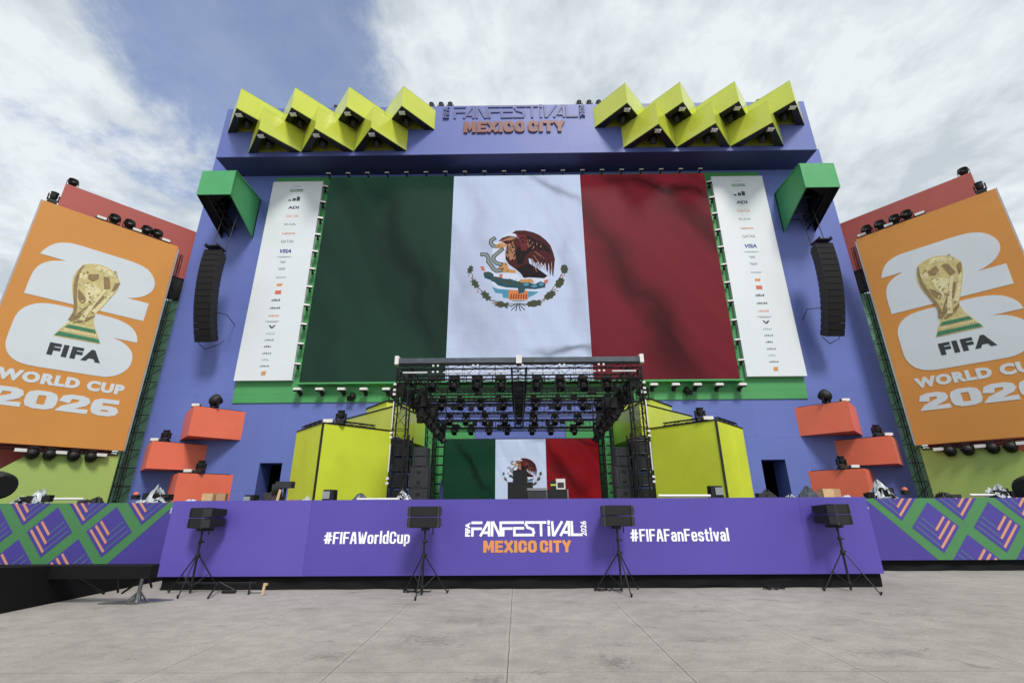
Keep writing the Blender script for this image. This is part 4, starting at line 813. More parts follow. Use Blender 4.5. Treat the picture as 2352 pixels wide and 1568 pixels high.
# ================================================================ loudspeaker hoods and line arrays
for s, side in ((-1, 'left'), (1, 'right')):
    xo, xi = (-17.66, -15.75) if s < 0 else (17.85, 15.95)
    yf, zt, zf, zb = 21.3, 19.62, 18.02, 16.9
    h = thing('speaker_hood', f'green hood projecting from the facade above the {side} hanging loudspeakers', 'hood', ((xo+xi)/2, WY, zb), 0, 'green hoods on the facade')
    m = MB(); lo, hi = min(xo, xi), max(xo, xi)
    m.box(((lo+hi)/2, yf+.03, (zf+zt)/2), (hi-lo, .06, zt-zf)); m.build('front_panel', green_hood, h)
    m = MB(); e = .05 if s < 0 else -.05
    sidep = lambda x, e_: [(x, yf+.06, zf), (x, yf+.06, zt), (x, WY, zt), (x, WY, zb)]
    m.plate(sidep(xi-.0 if s < 0 else xi, 0), (-1 if s < 0 else 1, 0, 0), .06); m.build('inner_panel', green_hood, h)
    m = MB(); m.plate(sidep(xo, 0), (1 if s < 0 else -1, 0, 0), .04); m.build('outer_panel', black, h)
    m = MB(); m.box(((lo+hi)/2, (yf+WY)/2+.03, zt+.03), (hi-lo, WY-yf-.06, .05)); m.build('roof_panel', green_hood, h)
    m = MB()
    xm = xo+(.5 if s < 0 else -.5)
    m.truss((xm, yf+.35, zf+.3), (xm, WY-.1, zb+.5), .4, .03, .4); m.tube((xm, yf+.1, zf+.1), (xm, WY-.1, zb+.1), .05)
    for q in range(5): m.tube((lo+.1, yf+.4+.45*q, zf+.15-.2*q), (xm+(.5 if s < 0 else -.5), yf+.5+.45*q, zf+.3-.2*q), .035, 5)
    m.build('hanging_frame', black_truss, h)
    m = MB(); m.plate([(xo-e*0, yf+.1, zf+.06), (xo, WY-.05, zb+.05), (xi*.35+xo*.65, yf+.6, zf-.1), (xi-e*3, yf+.1, zf+.06)], (0, 0, 1), .02); m.build('underside_fabric', black_soft, h)
    m = MB(); x9 = xo*.3+xi*.7
    # line array
    XL = -16.35 if s < 0 else 16.5
    la = thing('line_array', f'curved column of black loudspeakers hanging under the {side} green hood', 'loudspeaker array', (XL, 21.9, 15.2), 0, 'hanging loudspeaker columns')
    nC = 15; zc, yc, an = 14.78, 21.6, -6.0
    pts = []
    for i in range(nC):
        M = Matrix.Translation((0, 0, 0)) @ Matrix.Rotation(R(-an), 4, 'X')
        d = Vector((0, math.sin(R(an)), -math.cos(R(an))))
        c = Vector((XL, yc+.42, zc))+d*.16
        m = MB(); rot = Matrix.Rotation(R(an), 4, 'X')
        m.box(c, (.88, .5, .325), M=rot); m.box(c+rot @ Vector((0, .34, 0)), (.66, .3, .28), M=rot)
        for e_ in (-1, 1): m.box(c+rot @ Vector((e_*.435, -.16, 0)), (.03, .2, .33), M=rot)
        cb = m.build('cabinet', black, la)
        m = MB(); m.box(c+rot @ Vector((0, -.257, 0)), (.82, .012, .3), M=rot); m.build('grille', mat('array_grille', S(11, 11, 13), .85, var=.3, scale=30), cb)
        pts.append((c.y, c.z)); zc += d.z*.335; yc += d.y*.335; an += 2.3
    m = MB(); m.box((XL, 21.95, 14.97), (.8, .7, .06)); m.box((XL-.3, 21.95, 15.03), (.05, .8, .08)); m.box((XL+.3, 21.95, 15.03), (.05, .8, .08)); m.build('flying_frame', black, la)
    for q in (-.4, .4): m = MB(); m.tube((XL+q, 22.2, 15.0), (XL+q, 22.5, 17.6), .02, 5); m.build('hanging_cable', black, la)
    m = MB()
    m.poly([(XL+.5, 22.4, 11.4), (XL+.7 if s < 0 else XL-.9, 23.0, 11.5), (XL+(.6 if s < 0 else -.6), 24, 11.3)], .02); m.build('side_cable', black, la); m = MB()
    m.poly([(XL-.5, yc+.5, zc), (XL-.1, yc+.6, zc-.35), (XL+.5, yc+.7, zc-.05), (XL+.7, yc+.8, zc+.2)], .02); m.build('tail_cable', black, la)

# ================================================================ orange wedge boxes
WEDG = [(-15.78, 4.93, 6.37, 'topmost'), (-17.42, 3.42, 4.68, 'middle'), (-15.8, 1.7, 3.2, 'lowest')]
for s, side in ((-1, 'left'), (1, 'right')):
    for x, z0, z1, pos in WEDG:
        X = x if s < 0 else .2-x
        t = thing('wedge_box', f'orange wedge-shaped box, {pos} of the three on the {side} of the facade', 'lamp shelf', (X, WY, z0), 0, 'orange wedge boxes on the facade')
        wedge_parts(t, X, 1.58, 1.72, WY, z0, z1, orange, hollow=False)
        m = MB(); m.prism([(X-1.45, WY-.03), (X, WY-1.6), (X+1.45, WY-.03)], z1+.003, z1+.035); m.build('top_mat', black, t)
        if pos == 'topmost':
            lamp('round', (X+(.5 if s < 0 else -.5), WY-.95, z1+.04), (R(-8), 0, math.pi+.5*s), f'big round black lamp on the topmost orange box at {side}', 'big round lamps on the orange boxes', 1.2)
        else:
            lamp('movup', (X+s*(-.1 if pos == 'middle' else -.55), WY-1.05, z1+.04), (0, 0, 0), f'black lamp standing on the {pos} orange box at {side}', 'lamps standing on the orange boxes', 1.0)
        lamp('panel', (X+s*(.25 if pos != 'lowest' else -.1), WY-1.2, z1+.06), (0, 0, 0), f'pale strobe on the {pos} orange box at {side}', 'strobes on the orange boxes', 1.1)

# ================================================================ yellow towers beside the small stage
for s, side in ((-1, 'left'), (1, 'right')):
    fx = lambda x: x if s < 0 else .2-x
    t = thing('yellow_tower', f'large yellow wedge-shaped tower standing on the stage {side} of the roofed stage', 'tower', (fx(-8.9)*.8, 18.5, 1.5), 0, 'large yellow towers')
    m = MB(); TK = .8; P = [(fx(-11.35)*TK, WY*TK), (fx(-8.95)*TK, 21.4*TK), (fx(-6.42)*TK, WY*TK)]; TT = 1.6+3.73*TK
    if s > 0: P = P[::-1]
    m.prism(P, 1.5, TT); m.build('body', yellow_tower, t)
    m = MB(); ax = fx(-8.95)*TK; m.box((ax, 21.4*TK, (1.5+TT)/2), (.07, .05, TT-1.48)); 
    for a, b in ((P[0], P[1]), (P[1], P[2])): m.tube((a[0], a[1], TT+.01), (b[0], b[1], TT+.01), .03, 5)
    m.build('edge_trim', black, t)
    m = MB()
    for a, b, u0, u1 in ((P[0], P[1], .2, .9) if s < 0 else (P[1], P[2], .1, .8), (P[1], P[2], .15, .7) if s < 0 else (P[0], P[1], .3, .85)):
        pa = Vector((a[0]+(b[0]-a[0])*u0, a[1]+(b[1]-a[1])*u0+.15, TT+.1)); pb_ = Vector((a[0]+(b[0]-a[0])*u1, a[1]+(b[1]-a[1])*u1+.15, TT+.1)); m.truss(pa, pb_, .12, .018, .25)
    m.build('top_rail', black_truss, t)
    lamp('movup', (ax+(.45 if s < 0 else -.36), 17.6, TT+.03), (0, 0, 0), f'black lamp on top of the {side} yellow tower', 'lamps on the yellow towers', .9)
    lamp('panel', (ax+(.06 if s < 0 else -.16), 17.45, TT+.05), (0, 0, 0), f'pale strobe on top of the {side} yellow tower', 'strobes on the yellow towers', 1.05)
    t = thing('yellow_canopy', f'yellow wedge box hanging over the {side} side of the roofed stage', 'canopy', (fx(-6.2), WY, 4.5), 0, 'yellow wedge boxes over the stage sides')
    P = [(fx(-8.85), WY-.01), (fx(-5.3), 20.6), (fx(-4.72), WY-.01)]
    if s > 0: P = P[::-1]
    m = MB(); m.prism(P, 4.55, 5.96); m.build('body', yellow, t)
    m = MB()
    for a, b in ((P[0], P[1]), (P[1], P[2])): m.tube((a[0], a[1], 5.98), (b[0], b[1], 5.98), .035, 5)
    m.build('edge_trim', black, t)
    t = thing('yellow_cap_box', f'small yellow wedge box, highest beside the {side} end of the roofed stage', 'lamp shelf', (fx(-6.3), WY, 5.96), 0, 'small yellow wedge boxes')
    P = [(fx(-7.86), WY-.01), (fx(-6.3), 22.15), (fx(-4.75), WY-.01)]
    if s > 0: P = P[::-1]
    m = MB(); m.prism(P, 5.962, 6.47); m.build('body', yellow, t)
    m = MB()
    for a, b in ((P[0], P[1]), (P[1], P[2])): m.tube((a[0], a[1], 6.5), (b[0], b[1], 6.5), .05, 5)
    m.build('edge_trim', black, t)
    p = fx(-6.0); lamp('round', (p, 22.5, 6.55), (R(5), 0, 0), f'black lamp on the small yellow box at {side} of the stage roof', 'lamps on the small yellow boxes', 1.2)

# ================================================================ stage platform and fascias
DK = 1.5; FT, FB = 1.775, .262
st = thing('stage_platform', 'wide stage platform with violet fascia and black skirt', 'stage', (0, 10.8, 0))
m = MB(); m.box((0, 17.4, DK-.06), (15.1, 13.1, .12)); m.box((0, 18.75, DK-.062), (46, 10.4, .12)); m.build('deck', black, st)
xs_ = U(705, 1240, 10.8)[0]
for x0, x1, mt_ in ((-7.62, xs_-.002, mat('violet_fascia_left', S(95, 82, 176, .96), .5, var=.06, scale=.5)), (xs_+.002, 7.62, fascia)):
    m = MB(); m.box(((x0+x1)/2, 10.83, (FT+FB)/2), (x1-x0, .06, FT-FB)); m.build('front_fascia', mt_, st)
m = MB()
for s in (-1, 1): m.box((s*7.59, 12.06, (FT+FB)/2), (.06, 2.38, FT-FB))
m.build('return_fascia', fascia_b, st)
def skirt(m, x0, x1, y, z1, amp=.035, z0=.0, seed=1):
    rnd = random.Random(seed); n = int((x1-x0)/.07); ph = [rnd.uniform(0, 6) for _ in range(4)]; vs = []; rows = 5
    for j in range(rows):
        for i in range(n+1):
            x = x0+(x1-x0)*i/n; t_ = j/(rows-1); sag = .06*math.sin(x*1.1+ph[0]+t_*2.5)+.03*math.sin(x*3.1+ph[1]-t_*3)
            vs.append((x, y-amp*(math.sin(x*2.3+ph[2]+sag*30)+.6*math.sin(x*7+ph[3]))*t_*.8-.02*t_, z1+(z0-z1)*t_+(sag*.15 if 0 < j < rows-1 else 0)))
    m.add(vs, [(j*(n+1)+i, j*(n+1)+i+1, (j+1)*(n+1)+i+1, (j+1)*(n+1)+i) for j in range(rows-1) for i in range(n)])
m = MB(); skirt(m, -7.55, 7.6, 10.9, FB+.02, seed=2); m.build('skirt', black_soft, st)
m = MB()
for s in (-1, 1): m.box((s*7.5, 12.1, .13), (.05, 2.3, .26))
m.build('side_skirt', black_soft, st)
# writing on the fascia
FF = FR((0, 10.8, 0), (1, 0, 0))
def fz(x, y, ox=1050, oy=1240, s=5.227): return U(*zz(ox, oy, s, x, y), 10.8)
a = fz(540, 357); b = fz(1915, 168); zb = fz(1200, 357)[2]; zt = fz(1200, 165)[2]
m = stroke_letters(MB(), FF, a[0], zb, zt-zb, b[0]-a[0], .0, .006, .052, 'FANFESTiVAL'); m.build('festival_lettering', white_let, st)
a1 = fz(447, 360); a2 = fz(520, 175); text_mesh('small_lettering', 'FIFA', white_let, st, FF, a1[0], a2[0]-.01, zb, zt-.02, bold=.05, th=.006, rot=90)
a1 = fz(1925, 350); a2 = fz(1990, 160); text_mesh('small_lettering', '2026', white_let, st, FF, a1[0], a2[0], zb, zt, bold=.03, th=.006, rot=90)
a1 = fz(678, 563); a2 = fz(1795, 410); z1_ = fz(1200, 563)[2]; z2_ = fz(1200, 410)[2]
c1_, c2_ = fz(1362, 500)[0], fz(1400, 500)[0]
for wd_, xa_, xb_ in (('MEXICO', a1[0], c1_), ('CITY', c2_, a2[0])): stroke_text('city_lettering', wd_, orange_let, st, FF, xa_, xb_, z1_, z2_, .48, .28, .22, .08)
a1 = fz(365, 640, 740, 1240, 7.35); a2 = fz(1925, 400, 740, 1240, 7.35)
stroke_text('hashtag_lettering', '#FIFAWorldCup', white_let, st, FF, a1[0], a2[0], a1[2], a2[2]-.02, .36, .16, .13, .085)
a1 = U(1449, 1243, 10.8); a2 = U(1671, 1211, 10.8)
stroke_text('hashtag_lettering', '#FIFAFanFestival', white_let, st, FF, a1[0], a2[0], a1[2], a2[2]-.02, .36, .16, .13, .085)

# patterned side fascias
V1 = (.42*1.01, -.60); V2 = (.61*1.43, .60)
def pattern(s):
    side = 'left' if s < 0 else 'right'
    t = thing('wing_fascia', f'violet fascia with green diamond lattice on the {side} wing of the stage', 'fascia', (s*14, 13.3, FB), 0, 'patterned wing fascias')
    x0, x1 = 7.62, 24.0
    m = MB(); m.box((s*(x0+x1)/2, 13.34, (FT+FB)/2), (x1-x0, .08, FT-FB))
    sk = MB(); skirt(sk, -24 if s < 0 else 7.6, -7.6 if s < 0 else 24, 13.42, FB+.02, seed=5+s); sk.build('skirt', black_soft, t)
    fr = FR((0, 13.3, 0), (1, 0, 0))
    g, o, te, pu = 1, 2, 3, 0
    # left side coordinates (x negative); the right side is the mirror image
    mir = (lambda p: p) if s < 0 else (lambda p: (.08-p[0], p[1]))
    a1v = (-12.583, .424); v1 = (-.589, .635); v2 = (.647, .615)   # bottom corner of a diamond, its two sides
    la_, lb = (1.6125, 0.0), (-.813, -.79)                          # lattice: along, and one row down-left... rows
    def put(mm, pl, d, th=.004):
        pl = clip([q for q in pl], -24, -7.62, FB+.002, FT-.002)
        if len(pl) >= 3:
            pl = [mir(q) for q in pl]; fplate(m, fr, pl if s < 0 else pl[::-1], d, th, mi=mm)
    # big green region bounded on the inner side by a slanting edge
    A_, B_ = (-10.775, .251), (-9.411, 1.634)
    put(g, [(-24, 0), A_, (A_[0], FB), B_, (-9.25, FT), (-24, FT)], 0)
    for r in (-1, 0, 1, 2):
        for i in range(-8, 4):
            bx, bz = a1v[0]+1.6125*i+(.812)*(-r)*1.0*(1 if True else 0), a1v[1]+.79*r
            bx = a1v[0]+1.6125*i-(.752 if r else 0)*r*(-1)*(-1)
            if r == 1: bx = -11.724+1.6125*i; bz = 1.21
            if r == -1: bx = a1v[0]+.812+1.6125*i-.0; bz = .424-.80
            if r == 2: continue
            cz = [(bx, bz), (bx+v1[0], bz+v1[1]), (bx+v1[0]+v2[0], bz+v1[1]+v2[1]), (bx+v2[0], bz+v2[1])]
            ctr = (bx+(v1[0]+v2[0])/2, bz+(v1[1]+v2[1])/2)
            edge_x = A_[0]+(ctr[1]-A_[1])*(B_[0]-A_[0])/(B_[1]-A_[1])
            if ctr[0] > edge_x-.45: continue
            q = lambda al, be: (bx+v1[0]*al+v2[0]*be, bz+v1[1]*al+v2[1]*be)
            put(pu, [q(0, 0), q(0, 1), q(1, 1), q(1, 0)], .005)
            for k in range(3):
                lo = .085+.17*k
                put(o, [q(lo, lo), q(lo, lo+.065), q(.95, lo+.065), q(.95, lo)], .010)
                put(te, [q(lo, lo+.09), q(lo, .95), q(lo+.045, .95), q(lo+.045, lo+.09)], .010)
    m.build('panel', [fascia_b, fas_green, fas_orange, fas_teal], t)
pattern(-1); pattern(1)

# ================================================================ roofed stage
XL_, XR_ = U(903, 980, 15.5)[0]+.0, U(1481, 980, 15.5)[0]
XL_, XR_ = -4.12, 4.32; YF, YB = 15.5, 21.4; ZT = 6.45
rf = thing('stage_roof', 'black truss roof on four towers with pale front beam over the small stage', 'stage roof', (.1, 18.4, DK))
m = MB()
for x in (XL_+.2, XR_-.2):
    for y in (YF+.2, YB): 
        t_ = MB(); t_.truss((x, y, DK), (x, y, ZT-.3), .42, .03, .5)
        t_.box((x, y, DK+.03), (.8, .8, .06)); t_.build('corner_tower', black_truss, rf)
m = MB(); m.box(((XL_+XR_)/2, YF, 6.42), (XR_-XL_, .22, .18)); m.build('front_beam', grey_beam, rf)
for x in (XL_-.02, (XL_+XR_)/2, XR_+.02):
    m = MB(); m.box((x, YF-.03, 6.43), (.13 if x != (XL_+XR_)/2 else .2, .3, .3)); m.build('corner_block', white_metal, rf)
m = MB(); m.truss((XL_+.05, YF+.15, 6.0), (XR_-.05, YF+.15, 6.0), .52, .03, .55); m.build('front_truss', black_truss, rf)
for x in (XL_+.15, XR_-.15):
    m = MB(); m.truss((x, YF+.3, 6.0), (x, YB, 6.0), .5, .03, .5); m.truss((x+(.32 if x < 0 else -.32), YF+.5, 5.3), (x+(.32 if x < 0 else -.32), YB, 5.1), .34, .025, .4)
    for k in range(9): m.box((x+random.uniform(-.15, .35)*(1 if x < 0 else -1), YF+.5+k*.68, 5.55+random.uniform(-.15, .2)), (.34, .4, .36))
    m.build('side_truss', black_truss, rf)
m = MB(); m.truss(((XL_+XR_)/2, YF+.3, 6.0), ((XL_+XR_)/2, YB, 6.0), .5, .03, .5); m.truss(((XL_+XR_)/2, YF+.3, 5.5), ((XL_+XR_)/2, YB, 5.2), .34, .03, .4)
for k in range(8): m.box(((XL_+XR_)/2+random.uniform(-.05, .05), YF+.6+k*.7, 5.65), (.34, .35, .3))
m.build('centre_spine', black_truss, rf)
ROWS = [(15.7, 5.98, 'front', 8), (17.3, 5.62, 'second', 6), (19.3, 5.48, 'third', 6), (20.9, 5.12, 'rear', 6)]
for y, z, nm, n in ROWS[1:]:
    m = MB(); m.truss((XL_+.2, y, z+.0), (XR_-.2, y, z+.0), .34, .028, .42)
    for k in range(3): m.tube((XL_+.3, y+.1*k, z-.2-.04*k), (XR_-.3, y+.1*k, z-.22-.04*k), .018, 5)
    for k in range(11): m.box((XL_+.7+k*.7+random.uniform(-.15, .15), y+.12, z-.02+random.uniform(-.1, .16)), (random.uniform(.16, .34), .2, random.uniform(.12, .26)))
    m.build('cross_truss', black_truss, rf)
for k, y in enumerate((16.4, 18.3, 20.1)):
    m = MB(); m.tube((XL_+.2, y, 6.15), (XR_-.2, y, 6.15), .03, 6); m.tube((XL_+.2, y, 5.85), (XR_-.2, y, 5.85), .03, 6)
    for i in range(9): m.tube((XL_+.4+i*.95, y, 5.85), (XL_+.4+i*.95, y, 6.15), .02, 5)
    m.build('purlin', black_truss, rf)
# pale tube sleeves and couplings on the front truss
m = MB(); ztop, zlow = 5.76, 5.735
for px0, px1 in ((522, 888), (1130, 1500), (1730, 2100)):
    a, b = U(*zz(900, 840, 6.19, px0, 400), YF-.13), U(*zz(900, 840, 6.19, px1, 400), YF-.13); m.tube((a[0], YF-.13, 5.98), (b[0], YF-.13, 5.98), .028, 6)
for px0, px1 in ((200, 560), (845, 1200), (1450, 1810)):
    a, b = U(*zz(1260, 840, 6.19, px0, 370), YF-.13), U(*zz(1260, 840, 6.19, px1, 370), YF-.13); m.tube((a[0], YF-.13, 5.98), (b[0], YF-.13, 5.98), .028, 6)
for o_, lst in ((900, (975, 1045, 1580, 1650, 2258)), (1260, (30, 100, 660, 728, 1255, 1328))):
    for px in lst:
        for dz in (6.0, 6.22):
            a = U(*zz(o_, 840, 6.19, px, 400), YF-.13); m.box((a[0], YF-.135, dz), (.065, .05, .06))
for x in (XL_-.04, XR_+.04):
    for z0, z1 in ((2.7, 3.6), (4.1, 5.0)): m.tube((x, YF-.02, z0), (x, YF-.02, z1), .025, 6)
    for z0 in (2.35, 2.5, 3.8, 3.95, 5.25, 5.4, 5.6): m.box((x, YF-.03, z0), (.09, .08, .07))
m.build('pale_coupling', white_metal, rf)
m = MB()
rnd = random.Random(5)
for x in (XL_+.25, XR_-.25):                                    # hanging cables and chain motors by the corners
    for k in range(16):
        xx, yy = x+rnd.uniform(-.15, .7)*(1 if x < 0 else -1), YF+.3+rnd.uniform(0, 5.4); L_ = rnd.uniform(.3, 1.1)
        m.poly([(xx, yy, 5.8), (xx+rnd.uniform(-.1, .1), yy, 5.8-L_*.6), (xx+rnd.uniform(-.2, .2), yy+.1, 5.8-L_)], .03)
    for k in range(7):
        m.box((x+rnd.uniform(.1, .7)*(1 if x < 0 else -1), YF+.8+k*.75, 4.95+rnd.uniform(-.3, .3)), (.22, .22, .36))
m.build('cable_loom', black, rf)
row_px = {0: [993, 1043, 1096, 1150, 1234, 1287, 1340, 1394], 1: [1015, 1058, 1104, 1155, 1231, 1281, 1339, 1375], 2: [1032, 1070, 1113, 1158, 1226, 1275, 1328], 3: [1044, 1082, 1123, 1165, 1222, 1265, 1318]}
row_y = [883, 935, 970, 992]
for r, pxs in row_px.items():
    y, z, nm, _ = ROWS[r]
    for i, px in enumerate(pxs):
        p = U(px, row_y[r]+(8 if r == 0 else 4), y)
        lamp('mov', (p[0], y, p[2]+.42), (math.pi, 0, R(180)+R(random.uniform(-25, 25))), f'black lamp hanging in the {nm} row under the stage roof, {ORD[i]} from left', 'lamps hanging under the stage roof', .78 if r else .9)
for s, x in ((-1, XL_+.75), (1, XR_-.75)):
    for k in range(6):
        lamp('mov', (x, YF+1.0+k*.9, 5.1-.04*k), (math.pi, 0, R(90*s)), f'black lamp hanging on the {"left" if s < 0 else "right"} side truss under the stage roof, {ORD[k]} from the front', 'lamps on the side trusses of the stage roof', 1.0)
# scaffold ladders inside the stage
for s, x0, x1 in ((-1, -4.0, -3.45), (1, 3.85, 4.45)):
    t = thing('scaffold_ladder', f'black scaffold frame at the {"left" if s < 0 else "right"} of the rear stage screen', 'scaffold', ((x0+x1)/2, 22.4, DK), 0, 'scaffold frames by the rear screen')
    m = MB()
    for x in (x0, x1): m.tube((x, 22.4, DK), (x, 22.4, 5.4), .04, 6)
    for k in range(9): m.tube((x0, 22.4, 1.8+k*.42), (x1, 22.4, 1.8+k*.42), .035, 6)
    m.build('frame', black_truss, t)
for s, x0, x1 in ((-1, -4.35, -3.75), (1, 3.95, 4.6)):
    t = thing('equipment_rack', f'open black equipment frame behind the {"left" if s < 0 else "right"} front roof tower', 'rack', ((x0+x1)/2, 16.6, DK), 0, 'equipment frames by the roof towers')
    m = MB()
    for x in (x0, x1):
        for y in (16.3, 16.9): m.tube((x, y, DK), (x, y, 4.0), .03, 5)
    for k in range(5):
        z = 1.75+k*.52
        for y in (16.3, 16.9): m.tube((x0, y, z), (x1, y, z), .025, 5)
        m.tube((x0, 16.3, z), (x0, 16.9, z), .025, 5); m.tube((x1, 16.3, z), (x1, 16.9, z), .025, 5)
    m.build('frame', black_truss, t)
    m = MB()
    for k in range(4): m.box(((x0+x1)/2, 16.62, 1.97+k*.52), (abs(x1-x0)-.1, .5, .38))
    m.build('cases', black, t)
# ================================================================ things standing on the stage
for s, px0, px1 in ((-1, 944, 985), (1, 1411, 1452)):
    a, b = U(px0, 1120, 16.9), U(px1, 1120, 16.9); xc = (a[0]+b[0])/2; wd = b[0]-a[0]; zt = U(px0, 1028, 16.9)[2]
    t = thing('speaker_stack', f'tall dark grey loudspeaker stack at the {"left" if s < 0 else "right"} side of the roofed stage', 'loudspeakers', (xc, 16.9, DK), 0, 'loudspeaker stacks on the stage')
    h = zt-DK; zc = DK
    for k, f_ in enumerate((.34, .34, .16, .16)):
        hh = h*f_; m = MB(); ww = wd*(1.0 if k < 2 else .78); m.box((xc, 16.9, zc+hh/2), (ww, .6, hh-.015)); cb = m.build('cabinet', dark_grey, t)
        m = MB(); m.box((xc, 16.59, zc+hh/2), (ww*.5, .02, hh*.8)); 
        for e in (-1, 1): m.box((xc+e*ww*.4, 16.585, zc+hh/2), (ww*.1, .03, hh*.9))
        m.build('grille', dark_grey, cb)
        if k < 2:
            for q in (.28, .75): m = MB(); m.box((xc, 16.572, zc+hh*q), (ww*.22, .015, .09)); m.build('port', black, cb)
        zc += hh
# mixing desk on its risers
dj = thing('desk_riser', 'stepped black desk riser in front of the rear screen', 'riser', (.1, 17.6, DK))
a, b = U(1166, 1125, 17.6), U(1224, 1106, 17.6); m = MB(); m.box(((a[0]+b[0])/2, 17.9, (DK+b[2])/2), (b[0]-a[0], .6, b[2]-DK)); m.build('lower_block', black, dj)
a2, b2 = U(1178, 1100, 17.6), U(1211, 1079, 17.6); m = MB(); m.box(((a2[0]+b2[0])/2, 17.9, (b[2]+b2[2])/2+.002), (b2[0]-a2[0], .5, b2[2]-b[2])); m.box(((a2[0]+b2[0])/2-.07, 17.9, b2[2]+.03), (.12, .2, .06)); m.build('upper_block', black, dj)
a, b = U(1211, 1143, 16.2), U(1257, 1120, 16.2); t = thing('grey_riser', 'low grey platform to the right of the black desk riser', 'riser', ((a[0]+b[0])/2, 16.4, DK))
m = MB(); m.box(((a[0]+b[0])/2, 16.5, (DK+b[2]-.08)/2), (b[0]-a[0]-.04, .6, b[2]-.08-DK)); m.build('body', dark_grey, t)
m = MB(); m.box(((a[0]+b[0])/2, 16.5, b[2]-.04), (b[0]-a[0], .64, .08)); m.build('top', mat('grey_top', S(128, 130, 134), .6), t)
a, b = U(1259, 1140, 16.2), U(1302, 1123, 16.2); t = thing('flight_case', 'black flight case carrying a small pale monitor on the stage', 'flight case', ((a[0]+b[0])/2, 16.2, DK))
m = MB(); m.box(((a[0]+b[0])/2, 16.4, (DK+b[2])/2), (b[0]-a[0], .5, b[2]-DK)); m.build('body', black, t)
m = MB(); m.box((b[0]+.02, 16.14, (DK+b[2])/2), (.03, .03, b[2]-DK)); m.build('edge_trim', silver, t)
a, c = U(1278, 1122, 16.2), U(1298, 1099, 16.2); t = thing('monitor', 'small pale monitor with yellow sticker on the black flight case', 'monitor', ((a[0]+c[0])/2, 16.3, b[2]))
m = MB(); m.box(((a[0]+c[0])/2, 16.35, (b[2]+c[2])/2+.003), (c[0]-a[0], .25, c[2]-b[2])); m.build('housing', white_metal, t)
m = MB(); m.box(((a[0]+c[0])/2, 16.218, (b[2]+c[2])/2-.03), ((c[0]-a[0])*.7, .01, (c[2]-b[2])*.5)); m.build('screen', dark_grey, t)
a, c = U(1265, 1118, 16.2), U(1277, 1103, 16.2); m = MB(); m.box(((a[0]+c[0])/2, 16.3, (b[2]+c[2])/2), (c[0]-a[0], .2, c[2]-b[2])); m.box(((a[0]+c[0])/2, 16.195, (b[2]+c[2])/2), (c[0]-a[0], .01, .05), mi=1)
tag(m.build('label_box', [black, yellow]), 'small black box with yellow stripe beside the pale monitor', 'box')
a, c = U(1005, 1150, 18.5), U(1021, 1100, 18.5)
m = MB(); o = crumple('covered_case', blue_cloth, ((a[0]+c[0])/2, 18.5, DK), (c[0]-a[0], .4, c[2]-DK), 4, jag=.08); tag(o, 'tall case under a dark blue cover left of the rear screen', 'case')
def cables(name, label, pts, seed, n=5, r=.02, mt=None, cat='cables'):
    rnd = random.Random(seed); m = MB()
    for k in range(n):
        P = [(x+rnd.uniform(-.12, .12), y+rnd.uniform(-.1, .1), z+rnd.uniform(0, .1)) for x, y, z in pts]; m.poly(P, r)
    return tag(m.build(name, mt or black), label, cat)
def row(px0, px1, Y, z, n=8):
    a, b = U(px0, 1140, Y)[0], U(px1, 1140, Y)[0]; return [(a+(b-a)*i/(n-1), Y, z+.06*math.sin(i*2.1)) for i in range(n)]
cables('cable_pile', 'black cables along the stage floor below the rear screen, left part', row(1025, 1165, 18, DK+.2), 1, 7, .035)
cables('cable_pile', 'black cables along the stage floor below the rear screen, right part', row(1305, 1400, 18, DK+.2), 2, 7, .035)
for i, px in enumerate((1060, 1095, 1185, 1330)):
    p = U(px, 1146, 15.2); lamp('mov', (p[0], 15.4, DK), (0, 0, .4*i), f'black lamp on the floor of the roofed stage, {ORD[i]} from left', 'floor lamps on the roofed stage', .62)
def floor_light(px0, px1, py, Y, label, flip=False):
    a, b = U(px0, 1140, Y), U(px1, 1140, Y); wd = b[0]-a[0]; xc = (a[0]+b[0])/2; zt = U(px0, py, Y)[2]
    t = thing('floor_floodlight', label, 'floodlight', (xc, Y, DK), 0, 'floor floodlights at the stage edge')
    m = MB(); m.box((xc, Y+.1, (DK+zt)/2+.02), (wd, .3, zt-DK-.04), top=.9); m.tube((xc-wd/2-.02, Y+.1, DK), (xc-wd/2-.02, Y+.1, zt-.1), .015); m.tube((xc+wd/2+.02, Y+.1, DK), (xc+wd/2+.02, Y+.1, zt-.1), .015); m.build('housing', black, t)
    q = .15*wd*(1 if flip else -1); m = MB(); m.box((xc+q, Y-.06, zt-.14), (wd*.6, .02, .19)); m.build('lamp_face', grey_face, t)
floor_light(741, 768, 1124, 13.2, 'boxy black floodlight with pale face before the left yellow tower')
floor_light(1633, 1662, 1115, 13.2, 'boxy black floodlight with pale face before the right yellow tower', True)
floor_light(562, 586, 1136, 13.2, 'small boxy floodlight at the stage edge beneath the left black doorway')
# pale tubes on the deck edge
for i, (px0, px1, Y, py, lb) in enumerate(((820, 915, 12.4, 1148, 'pale tube lying before the left yellow tower'), (1607, 1635, 12.4, 1136, 'short pale tube before the right yellow tower'), (1512, 1632, 12.6, 1140, 'long pale tube lying before the right yellow tower'), (125, 192, 14.2, 1147, 'pale tube on the left wing edge between wrapped lamps'), (2330, 2349, 14.2, 1138, 'short pale tube end on the right wing edge'), (2228, 2305, 14.2, 1138, 'pale tube on the right wing edge between wrapped lamps'))):
    if i in (1, 4): continue
    a, b = U(px0, py, Y), U(px1, py, Y); m = MB(); m.tube((a[0], Y, a[2]+.02), (b[0], Y, b[2]+.02), .035, 8); tag(m.build('pale_tube', white_metal), lb, 'tube')
    
